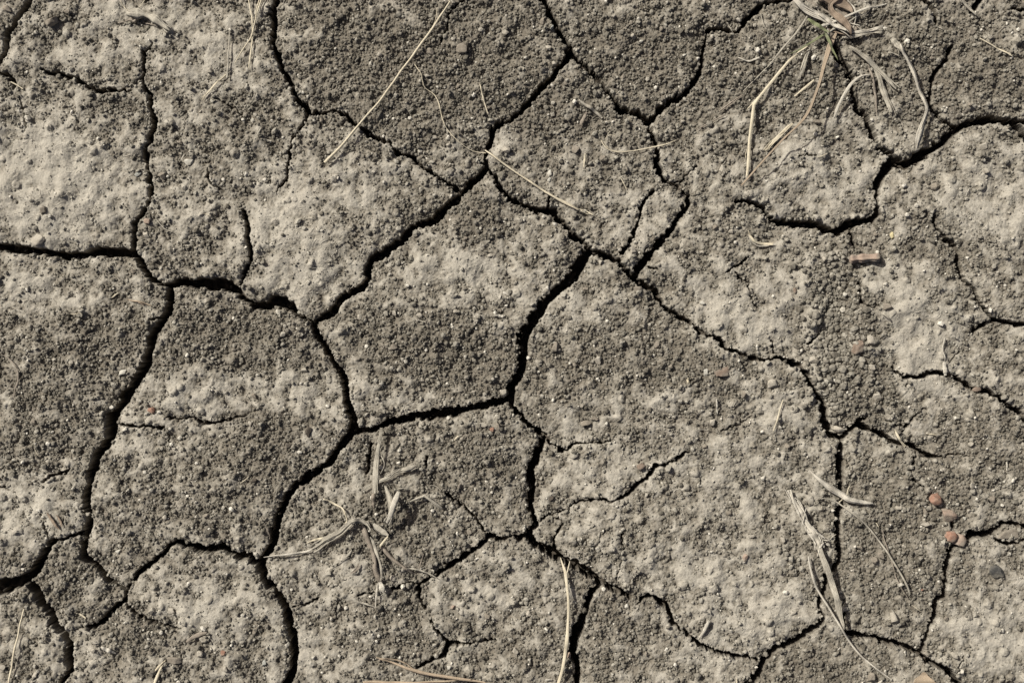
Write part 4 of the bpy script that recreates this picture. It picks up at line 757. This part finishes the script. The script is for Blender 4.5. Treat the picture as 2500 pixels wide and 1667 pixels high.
# the ones that stand out
for a in (
 ('pebble', 'flat greyish white oval stone, left part, between two vertical cracks', 'stone', 'white', 'T00', 1210, 1032, 60, 42, .4, 5),
 ('pebble', 'pinkish brown round pebble right of the left vertical crack', 'stone', 'pink', 'T00', 940, 1418, 42, 42, .7, 0),
 ('soil_clod', 'pale round clod just below the pinkish brown pebble', 'clod', 'pale', 'T00', 932, 1498, 50, 42, .7, 0),
 ('soil_clod', 'large angular flat clod above the wide crack at the left edge', 'clod', 'pale', 'T00', 252, 1528, 95, 78, .45, 20),
 ('soil_clod', 'rounded clod on the pale crust at the left, above the angular one', 'clod', 'soil', 'T00', 290, 1348, 46, 46, .8, 0),
 ('soil_clod', 'rounded clod in the top left corner', 'clod', 'soil', 'T00', 50, 60, 62, 50, .7, 0),
 ('soil_clod', 'biggest round clod near the top left, left of the gnarled root', 'clod', 'soil', 'T00', 330, 148, 86, 76, .8, 30),
 ('soil_clod', 'small pale clod below the upright greyish straw', 'clod', 'pale', 'T00', 1340, 455, 38, 42, .7, 0),
 ('pebble', 'small grey-green stone left of the left vertical crack', 'stone', 'grey', 'T00', 880, 1112, 40, 26, .5, 20),
 ('soil_clod', 'angular clod right of the left vertical crack, below the flat white stone', 'clod', 'soil', 'T00', 1040, 1120, 52, 44, .7, 0),
 ('pebble', 'small white pebble above the thin wavy fibre end, top centre', 'stone', 'pale', 'T10', 1192, 880, 48, 34, .7, 10),
 ('soil_clod', 'round clod beside the longest straw, near its upper end', 'clod', 'soil', 'T10', 1172, 335, 56, 44, .7, 0),
 ('soil_clod', 'flat dull clod right of the longest straw top', 'clod', 'soil', 'T10', 1375, 310, 76, 66, .3, 0),
 ('pebble', 'small pale pebble beside the start of the wavy fibre', 'stone', 'pale', 'T10', 1162, 490, 34, 26, .7, 0),
 ('pebble', 'tiny white bead-like pebble right of the longest straw', 'stone', 'white', 'T10', 1266, 322, 14, 12, .8, 0),
 ('pebble', 'round tan pebble inside the bow of the wavy fibre', 'stone', 'pale', 'T10', 1295, 932, 30, 28, .8, 0),
 ('pebble', 'bright white small pebble left of the steep upper right crack branch', 'stone', 'white', 'T20', 1230, 355, 30, 20, .7, 0),
 ('pebble', 'round grey pebble close left of the top centre crack', 'stone', 'grey', 'T20', 385, 180, 34, 32, .7, 0),
 ('pebble', 'pale squarish pebble in the upper plate between the two top cracks', 'stone', 'pale', 'T20', 900, 236, 40, 44, .7, 0),
 ('soil_clod', 'wedge-shaped clod above the pale squarish pebble', 'clod', 'soil', 'T20', 892, 148, 38, 34, .7, 20),
 ('pebble', 'small oval white-rimmed pebble, lower right of the pale squarish one', 'stone', 'white', 'T20', 955, 268, 26, 22, .7, 30),
 ('soil_clod', 'round clod left of the top centre crack, above the grey pebble', 'clod', 'soil', 'T20', 322, 142, 46, 44, .7, 0),
 ('soil_clod', 'oblong pale clod near the top, between long straw and top centre crack', 'clod', 'pale', 'T20', 84, 212, 50, 34, .6, -5),
 ('pebble', 'smooth egg-shaped pebble near the top edge, right of the top centre crack', 'stone', 'pale', 'T20', 781, 110, 22, 30, .8, 0),
 ('pebble', 'pale round flat stone left of the folded straw tips', 'stone', 'pale', 'T20', 1472, 1092, 64, 60, .45, 0),
 ('soil_clod', 'pale knobbly clod just above the frayed-tip straw', 'clod', 'pale', 'T20', 100, 965, 62, 50, .7, 20),
 ('flake', 'upper white flake of the pair right of the crack junction', 'flake', 'white', 'T20', 370, 1108, 30, 46, .3, -15),
 ('flake', 'lower white flake of the pair right of the crack junction', 'flake', 'white', 'T20', 368, 1152, 28, 32, .3, 10),
 ('soil_clod', 'round dark clod below the curve of the forked root fibre', 'clod', 'soil', 'T20', 712, 1008, 46, 44, .7, 0),
 ('soil_clod', 'round clod left of the curve of the forked root fibre', 'clod', 'soil', 'T20', 538, 962, 48, 46, .7, 0),
 ('pebble', 'tiny pale pebble left of the tip of the dull grey twig', 'stone', 'pale', 'T20', 1222, 776, 26, 22, .8, 0),
 ('pebble', 'bright white round bead on dark crumbs, upper right', 'stone', 'white', 'T30', 1190, 625, 16, 14, .8, 0),
 ('seed', 'yellowish crescent seed beneath the wide right-hand crack', 'seed', 'seed', 'T30', 860, 1505, 28, 42, .5, 10),
 ('soil_clod', 'dark clod alone on the crust beside the drooping brown leaf', 'clod', 'soil', 'T30', 376, 780, 46, 40, .8, 0),
 ('pebble', 'pale flat stone under the wide crack at the far right', 'stone', 'pale', 'T30', 1430, 935, 52, 44, .5, 0),
 ('pebble', 'pale stone below the flat one at the far right', 'stone', 'pale', 'T30', 1450, 1092, 48, 44, .6, 0),
 ('soil_clod', 'angular clod near the end of the top right twig', 'clod', 'soil', 'T30', 1366, 202, 38, 46, .8, 0),
 ('soil_clod', 'pale angular clod beside the thin straw, upper right', 'clod', 'pale', 'T30', 1476, 238, 38, 36, .8, 0),
 ('soil_clod', 'dark lumpy clod in the plate below the wide right crack', 'clod', 'soil', 'T30', 1130, 1190, 66, 52, .7, 0),
 ('brick_fragment', 'pinkish angular brick fragment among the loose clods in the right hollow', 'brick fragment', 'brown', 'T31', 625, 778, 86, 76, .5, 30),
 ('pebble', 'white round pebble above the pale crust hollow, right side', 'stone', 'white', 'T31', 560, 440, 36, 32, .8, 0),
 ('pebble', 'pale pebble touching the left of the white round one, right side', 'stone', 'pale', 'T31', 524, 405, 36, 30, .8, 0),
 ('soil_clod', 'tall pale clod right of the pinkish brick fragment', 'clod', 'pale', 'T31', 714, 735, 52, 66, .8, 0),
 ('soil_clod', 'rounded clod under the small curled stick by the pale crust', 'clod', 'soil', 'T31', 820, 522, 62, 44, .7, 0),
 ('soil_clod', 'large pale clod at the lower edge of the loose clods', 'clod', 'pale', 'T31', 765, 1095, 62, 46, .7, 0),
 ('soil_clod', 'oval clod above the large pale clod, right hollow', 'clod', 'soil', 'T31', 642, 968, 46, 40, .8, 40),
 ('soil_clod', 'squarish clod below and right of the brick fragment', 'clod', 'pale', 'T31', 725, 905, 50, 36, .8, 0),
 ('soil_clod', 'pale pyramid-shaped clod by the crack left of the right hollow', 'clod', 'pale', 'T31', 346, 860, 54, 48, .8, 0),
 ('soil_clod', 'big pale clod on the plate corner under the pyramid-shaped one', 'clod', 'pale', 'T31', 92, 1015, 66, 60, .7, 0),
 ('soil_clod', 'large pale lump wedged in the right-hand crack fork', 'clod', 'pale', 'T31', 515, 1302, 84, 56, .7, 0),
 ('pebble', 'reddish brown pebble sitting in the crack near the right edge', 'stone', 'brown', 'T31', 1396, 1048, 60, 38, .6, -5),
 ('pebble', 'round pale pebble on the small plate near the right edge', 'stone', 'pale', 'T31', 1352, 1396, 36, 36, .8, 0),
 ('pebble', 'reddish round pebble in the right middle above the crust', 'stone', 'brown', 'T31', 236, 418, 26, 32, .7, 0),
 ('flake', 'bright white angular flake on the centre plate', 'flake', 'white', 'T21', 90, 435, 44, 30, .35, 0),
 ('pebble', 'pale grey oblong pebble left of the bright crust patch, right of centre', 'stone', 'white', 'T21', 1350, 498, 40, 28, .6, -15),
 ('pebble', 'small white pebble near the top of the centre plate by the diagonal crack', 'stone', 'white', 'T21', 282, 186, 26, 20, .7, 0),
 ('pebble', 'white angular pebble touching the reddish stone', 'stone', 'white', 'T21', 1366, 942, 36, 54, .7, 0),
 ('pebble', 'large reddish brown stone beside the white pebble, right of centre', 'stone', 'brown', 'T21', 1472, 938, 96, 64, .4, 10),
 ('soil_clod', 'pale clod in the narrow wedge between two cracks', 'clod', 'pale', 'T21', 900, 165, 38, 52, .7, 0),
 ('soil_clod', 'rounded clod on the big plate under the diagonal crack', 'clod', 'soil', 'T21', 932, 408, 50, 46, .7, 0),
 ('soil_clod', 'pale clod at the top corner of the big centre right plate', 'clod', 'pale', 'T21', 695, 235, 34, 32, .8, 0),
 ('soil_clod', 'pale clod with a dark side, middle of the big plate', 'clod', 'pale', 'T21', 682, 860, 44, 56, .8, 0),
 ('soil_clod', 'dark pointed clod on the left of the big plate', 'clod', 'soil', 'T21', 410, 770, 50, 62, .8, -20),
 ('pebble', 'tiny white pebble low on the big plate, left of the small smooth crust', 'stone', 'white', 'T21', 735, 1264, 24, 28, .7, 0),
 ('soil_clod', 'pale angular pebble near the left rim of the big plate bottom', 'clod', 'pale', 'T21', 300, 1212, 28, 28, .8, 0),
 ('soil_clod', 'pale upright clod under the short thick white straw', 'clod', 'pale', 'T21', 1404, 1252, 40, 48, .7, 0),
 ('soil_clod', 'round clod right of the short thick white straw', 'clod', 'soil', 'T21', 1612, 1080, 44, 44, .8, 0),
 ('soil_clod', 'square-topped pair of clods low on the big plate', 'clod', 'soil', 'T21', 600, 1262, 62, 40, .8, 0),
 ('soil_clod', 'single clod to the right of the square-topped pair', 'clod', 'soil', 'T21', 656, 1236, 40, 38, .8, 0),
 ('pebble', 'rounded pale pebble half over the big crack corner, centre', 'stone', 'pale', 'T11', 1640, 1065, 40, 56, .6, 0),
 ('soil_clod', 'oval pale clod under the long horizontal crack, centre', 'clod', 'pale', 'T11', 1515, 1268, 52, 34, .6, 0),
 ('pebble', 'small orange pebble under the long horizontal crack', 'stone', 'red', 'T11', 1574, 1302, 30, 26, .7, 0),
 ('soil_clod', 'grey brown clod touching the orange pebble', 'clod', 'soil', 'T11', 1610, 1280, 38, 50, .8, 0),
 ('soil_clod', 'pale peaked clod on the upper left of the centre plate', 'clod', 'pale', 'T11', 728, 582, 34, 44, .8, 0),
 ('soil_clod', 'triangular clod on crumbs in the centre plate', 'clod', 'soil', 'T11', 945, 775, 50, 46, .7, 0),
 ('soil_clod', 'square clod left of the crack on the dark plate', 'clod', 'soil', 'T11', 402, 890, 40, 32, .8, 0),
 ('soil_clod', 'pale clod next to the square clod, on the dark plate', 'clod', 'pale', 'T11', 376, 922, 36, 30, .8, 0),
 ('soil_clod', 'pale clod under the square clod pair, dark plate', 'clod', 'pale', 'T11', 397, 972, 30, 28, .8, 0),
 ('soil_clod', 'tall dark clod left of the crack junction in the left centre', 'clod', 'dark', 'T11', 402, 1315, 40, 66, .7, 0),
 ('soil_clod', 'round dark clod in the crumb patch lower left of centre', 'clod', 'soil', 'T11', 270, 1405, 42, 40, .8, 0),
 ('pebble', 'bright white lump with a rough top, left middle', 'stone', 'white', 'T01', 782, 936, 52, 40, .5, 20),
 ('pebble', 'pale grey pebble on the rim of the long left crack', 'stone', 'white', 'T01', 712, 1160, 34, 32, .8, 0),
 ('soil_clod', 'pale clod left of the pebble on the crack rim', 'clod', 'pale', 'T01', 645, 1202, 42, 32, .7, 0),
 ('brick_fragment', 'small red stone alone on the left middle plate', 'brick fragment', 'red', 'T01', 968, 1180, 46, 52, .6, -10),
 ('soil_clod', 'pale squarish clod right of the red stone', 'clod', 'pale', 'T01', 1350, 1330, 38, 32, .7, 0),
 ('soil_clod', 'rounded clod in the left plate below the wide crack', 'clod', 'soil', 'T01', 516, 400, 28, 40, .8, 0),
 ('pebble', 'tiny white pebble by the leaf scrap, left', 'stone', 'white', 'T01', 725, 405, 15, 14, .8, 0),
 ('soil_clod', 'clod hugging the upper rim of the wide left crack', 'clod', 'soil', 'T01', 852, 300, 32, 34, .8, 0),
 ('soil_clod', 'brown ring-shaped round clod, lower left', 'clod', 'soil', 'T02', 1112, 1422, 80, 60, .4, 0),
 ('soil_clod', 'pale angular clod right of the ring-shaped clod', 'clod', 'pale', 'T02', 1275, 1380, 40, 50, .7, 0),
 ('brick_fragment', 'tiny orange-red stone near the bottom left', 'brick fragment', 'red', 'T02', 1430, 1370, 38, 28, .7, 0),
 ('pebble', 'pale pebble near the bottom, below the tiny orange-red stone', 'stone', 'pale', 'T02', 1440, 1472, 44, 34, .7, -20),
 ('soil_clod', 'pale oval clod on the plate above the lower left diamond', 'clod', 'pale', 'T02', 1050, 512, 36, 38, .7, 0),
 ('soil_clod', 'small square clod, right of the pale oval clod, lower left plate', 'clod', 'soil', 'T02', 1318, 496, 38, 36, .8, 0),
 ('pebble', 'white stone with a reddish corner, lower left plate', 'stone', 'white', 'T02', 752, 732, 34, 34, .7, 0),
 ('soil_clod', 'round pale ringed clod in the bottom left corner', 'clod', 'pale', 'T02', 15, 1472, 44, 44, .5, 0),
 ('pebble', 'pale round pebble at the tip of the diamond plate, lower left', 'stone', 'pale', 'T02', 500, 1242, 32, 28, .8, 0),
 ('soil_clod', 'oblong pale clod right of the crack crossing, lower left', 'clod', 'pale', 'T02', 978, 1098, 38, 52, .7, -30),
 ('soil_clod', 'round clod right of the oblong pale clod, lower left', 'clod', 'pale', 'T02', 1100, 1106, 46, 40, .7, 0),
 ('soil_clod', 'dark lump with a hollow, left of the dark crack, lower left middle', 'clod', 'dark', 'T02', 1632, 275, 48, 40, .7, 0),
 ('soil_clod', 'pale clod bridging the left crack', 'clod', 'pale', 'T02', 565, 490, 38, 28, .8, 0),
 ('soil_clod', 'pale clod by the white straw chip, lower left', 'clod', 'pale', 'T02', 604, 1356, 44, 34, .7, 0),
 ('soil_clod', 'round clod near the bottom edge left of the small crack', 'clod', 'pale', 'T02', 232, 1512, 38, 40, .7, 0),
 ('pebble', 'shell-like ringed round pebble below the dead plant', 'stone', 'pale', 'T12', 940, 900, 36, 38, .5, 0),
 ('soil_clod', 'brown round clod left of the shell-like pebble', 'clod', 'soil', 'T12', 906, 892, 26, 30, .8, 0),
 ('soil_clod', 'brown ball wedged beside the crack above the dead plant leaf', 'clod', 'soil', 'T12', 350, 322, 32, 30, .8, 0),
 ('pebble', 'round grey pebble near the bottom left of centre', 'stone', 'grey', 'T12', 120, 1440, 34, 40, .7, 0),
 ('pebble', 'small white lump above the orange-brown straws', 'stone', 'white', 'T12', 1300, 1467, 26, 34, .7, 0),
 ('pebble', 'smooth brown pebble on the crust, bottom centre', 'stone', 'pink', 'T12', 1324, 1078, 36, 26, .7, 0),
 ('soil_clod', 'ringed clod below right of the smooth brown pebble', 'clod', 'soil', 'T12', 1542, 1140, 42, 40, .5, 0),
 ('soil_clod', 'pale lump on the fine crack across the lower plate', 'clod', 'pale', 'T22', 664, 372, 48, 42, .7, 0),
 ('soil_clod', 'pale round clod right of the lump on the fine crack', 'clod', 'pale', 'T22', 990, 366, 32, 30, .8, 0),
 ('pebble', 'dark reddish round stone with a deep shadow, above the fine crack', 'stone', 'brown', 'T22', 958, 182, 54, 52, .8, 0),
 ('soil_clod', 'dark soft lump near the left rim of the lower big plate', 'clod', 'dark', 'T22', 384, 390, 34, 34, .6, 0),
 ('flake', 'pale squarish chip at the crack bend, bottom centre right', 'flake', 'white', 'T22', 862, 1075, 38, 34, .45, 20),
 ('pebble', 'tan wedge pebble on the lower big plate near the right', 'stone', 'pink', 'T22', 1610, 766, 34, 50, .7, -20),
 ('pebble', 'pale oval pebble above the tan wedge pebble', 'stone', 'pale', 'T22', 1656, 628, 36, 24, .7, 0),
 ('pebble', 'round pale pebble left of the lower end of the long bowed straw', 'stone', 'pale', 'T22', 430, 1358, 26, 28, .8, 0),
 ('soil_clod', 'pinkish clod in the crack beside the long bowed straw', 'clod', 'pink', 'T22', 495, 1395, 26, 40, .8, 0),
 ('soil_clod', 'pale clod left of the long bowed straw, near the bottom', 'clod', 'pale', 'T22', 150, 1358, 40, 44, .7, 0),
 ('brick_fragment', 'rounded orange brick fragment, uppermost of the group at lower right', 'brick fragment', 'red', 'T32', 1126, 388, 94, 80, .9, 0),
 ('brick_fragment', 'flat pinkish brick fragment, second from top in the group at lower right', 'brick fragment', 'pink', 'T32', 1214, 492, 116, 96, .45, -35),
 ('brick_fragment', 'salmon brick fragment left of the last one, at the crack corner', 'brick fragment', 'red', 'T32', 1218, 622, 86, 78, .6, 0),
 ('brick_fragment', 'upright salmon brick fragment, lowest of the group, beside the crack', 'brick fragment', 'pink', 'T32', 1276, 650, 80, 114, .6, 12),
 ('soil_clod', 'oblong white clod left of the brick fragments', 'clod', 'pale', 'T32', 1065, 552, 70, 38, .6, 0),
 ('pebble', 'grey clod right of the flat pinkish brick fragment', 'stone', 'pale', 'T32', 1348, 470, 34, 32, .8, 0),
 ('soil_clod', 'pale clod left of the uppermost brick fragment', 'clod', 'pale', 'T32', 902, 440, 46, 42, .8, 0),
 ('soil_clod', 'oval clod beneath the uppermost brick fragment', 'clod', 'soil', 'T32', 1070, 476, 34, 42, .7, 0),
 ('pebble', 'small whitish pebble by the flat pinkish brick fragment', 'stone', 'white', 'T32', 1322, 520, 24, 26, .8, 0),
 ('soil_clod', 'round pale clod left of the fluffy dead stalk', 'clod', 'pale', 'T32', 160, 650, 46, 48, .6, 0),
 ('soil_clod', 'round clod between the thin grey stalk and the crack', 'clod', 'soil', 'T32', 650, 700, 40, 36, .8, 0),
 ('soil_clod', 'brown clod touching the thin grey stalk', 'clod', 'soil', 'T32', 783, 752, 46, 44, .8, 0),
 ('soil_clod', 'pointed clod below the brown clod by the thin grey stalk', 'clod', 'soil', 'T32', 742, 782, 44, 48, .8, 20),
 ('soil_clod', 'big round clod on the smooth plate under the thin grey stalk', 'clod', 'pale', 'T32', 866, 1152, 64, 72, .8, 0),
 ('soil_clod', 'pale clod right of the pointed blade tip', 'clod', 'pale', 'T32', 556, 1090, 44, 34, .7, 0),
 ('soil_clod', 'large clod at the bottom edge left of the brown leaf', 'clod', 'soil', 'T32', 722, 1530, 60, 64, .7, 0),
 ('pebble', 'small orange pebble on crumbs right of the thin grey stalk end', 'stone', 'red', 'T32', 1041, 970, 22, 26, .8, 0),
 ('soil_clod', 'rounded pale clod above the brick fragments, right', 'clod', 'pale', 'T32', 1360, 306, 34, 46, .8, 0),
 ('soil_clod', 'flat ringed clod near the right edge above the crack', 'clod', 'soil', 'T32', 1498, 392, 42, 40, .6, 0),
 ('soil_clod', 'large pale clod on the plate at bottom right', 'clod', 'pale', 'T32', 1246, 1386, 46, 52, .8, 0),
 ('soil_clod', 'angular clod inside the fork of the right-edge crack', 'clod', 'soil', 'T32', 1590, 618, 140, 66, .25, 5),
 ('charcoal_piece', 'black charcoal-like lump with pale fibres, near the lower right edge', 'charcoal', 'char', 'T32', 1530, 858, 112, 80, .4, -10),
):
    stone_at(*a)

# reddish rod: a short cylinder of root or pellet with a broken end
def rod():
    g = []; pts = tp('T31', '578 216 48 588 216 66 625 212 58 660 210 64 700 207 56 740 207 62 762 204 60 770 203 38')
    return build('root_piece', [strand_geo(pts, flat=.95, seed=5, ridge=.13, wob=.14, lift=.0012)], ST['pink'])
tag(rod(), 'short reddish tan cylindrical rod with broken ends, right of centre above the pale crust', 'rod')

# other clods, all alike in look: told apart by what they lie beside
short = [(x, y, l) for (x, y, l) in stones]
used = set(l for _, _, l in stones)
def words(dx, dy):
    v = 'above' if dy > 0.4*abs(dx) else 'below' if dy < -0.4*abs(dx) else ''
    h = 'right of' if dx > 0.4*abs(dy) else 'left of' if dx < -0.4*abs(dy) else ''
    return v, h
made = 0; tries = 0
while made < 95 and tries < 4000:
    tries += 1
    x = rng.uniform(-.49, .49); y = rng.uniform(-.325, .325)
    if float(lookup(crust, x, y)) > rng.uniform(0.1, 0.75) or float(lookup(E, x, y)) < 0.004: continue
    if min(math.hypot(x-a, y-b_) for a, b_, _ in stones) < 0.014: continue
    ax, ay, al = min(short, key=lambda s: math.hypot(s[0]-x, s[1]-y)+(0 if len(s[2].split()) < 12 else .04))
    dist = math.hypot(x-ax, y-ay); v, h = words(x-ax, y-ay)
    rel = (v+' and '+h if v and h else v or h)
    pale = rng.random() < 0.4; sz = rng.uniform(22, 36)
    core = al.split(',')[0]
    lab = f"{'pale' if pale else 'brown'} {'small' if sz < 29 else 'rounded'} clod {'just ' if dist < .03 else ''}{rel} the {core}"
    if lab in used or len(lab.split()) > 16: continue
    used.add(lab); made += 1
    px = (x/S+1250)*K; py = (833.5-y/S)*K
    stone_at('soil_clod', lab, 'clod', 'pale' if pale else 'soil', 'T00', px, py, sz, sz*rng.uniform(.75, 1.1), .75, rng.uniform(0, 90), cut=2)

# ------------------------------------------------------------------ very fine bleached root hairs on the pale crust: stuff
geos_V = []; geos_F = []; off = 0
def hair(x, y, L, ang, bend, wd):
    global off
    n = 6; t = np.linspace(0, 1, n); a = ang+bend*t
    cx = x+np.cumsum(np.cos(a))*L/n; cy = y+np.cumsum(np.sin(a))*L/n
    z = lookup(H, cx, cy)+wd*0.6+0.0005
    for _ in range(3): z[1:-1] = np.maximum(z[1:-1], (z[:-2]+z[2:])/2)
    V = []
    for i in range(n):
        nx_, ny_ = -math.sin(a[i]), math.cos(a[i])
        for k in range(3):
            th = k*2.0944; V.append((cx[i]+nx_*math.cos(th)*wd/2, cy[i]+ny_*math.cos(th)*wd/2, z[i]+math.sin(th)*wd/2))
    F = []
    for i in range(n-1):
        for k in range(3):
            a0 = i*3+k; a1 = i*3+(k+1) % 3; F += [(a0, a1, a1+3), (a0, a1+3, a0+3)]
    geos_V.append(np.array(V)); geos_F.append(np.array(F)+off); off += len(V)
for (x, y, rx, ry, n) in ((60,300,70,60,60),(150,480,150,80,110),(200,330,110,60,50),(420,300,60,60,16),(90,700,50,50,24),(680,550,60,40,40),(740,650,90,40,60),(1110,640,60,60,22),(1330,740,60,50,24),(1250,700,30,60,12),(480,130,60,60,10),(2240,500,80,60,14),(2100,760,60,60,14),(1500,1130,60,40,10),(1250,890,900,600,90)):
    for _ in range(n):
        hx = (x*1.063+rng.normal(0, rx*.6)-1250)*S; hy = (833.5-y*1.063+rng.normal(0, ry*.6))*S
        if lookup(E, hx, hy) < .003: continue
        hair(hx, hy, rng.uniform(.003, .010), rng.uniform(0, 6.28), rng.normal(0, 1.3), rng.uniform(.00025, .00045))
for (tile, x, y, n) in (('T21', 310, 560, 9), ('T11', 600, 480, 4), ('T11', 760, 380, 4), ('T10', 182, 200, 8), ('T32', 330, 1270, 8), ('T01', 160, 150, 7), ('T22', 440, 760, 3)):
    for _ in range(n):
        px, py = P(tile, x+rng.normal(0, 40), y+rng.normal(0, 40)); 
        hair(px, py, rng.uniform(.005, .011), rng.uniform(0, 6.28), rng.normal(0, .6), .0003)
me = mesh_np("root_hairs", np.vstack(geos_V), np.vstack(geos_F), FB['white'])
o = link("root_hairs", me); o['kind'] = 'stuff'; o['label'] = 'tangle of very fine bleached root hairs on the pale crust'; o['category'] = 'root hairs'

GN = {'straw': 'loose straws scattered on the soil', 'root_fibre': 'fine root fibres on the soil', 'pebble': 'pebbles on the soil', 'soil_clod': 'loose soil clods', 'brick_fragment': 'brick fragments',
      'flake': 'white flakes', 'dry_stalk': 'dead grass blades lying on the soil', 'twig': 'small twigs', 'husk': 'small husks', 'bark_chip': 'bark chips', 'plant_scrap': 'dry leaf scraps'}
for o in scene.objects:
    k = o.name.split('.')[0]
    if not o.parent and 'category' in o and 'kind' not in o and k in GN: o['group'] = GN[k]
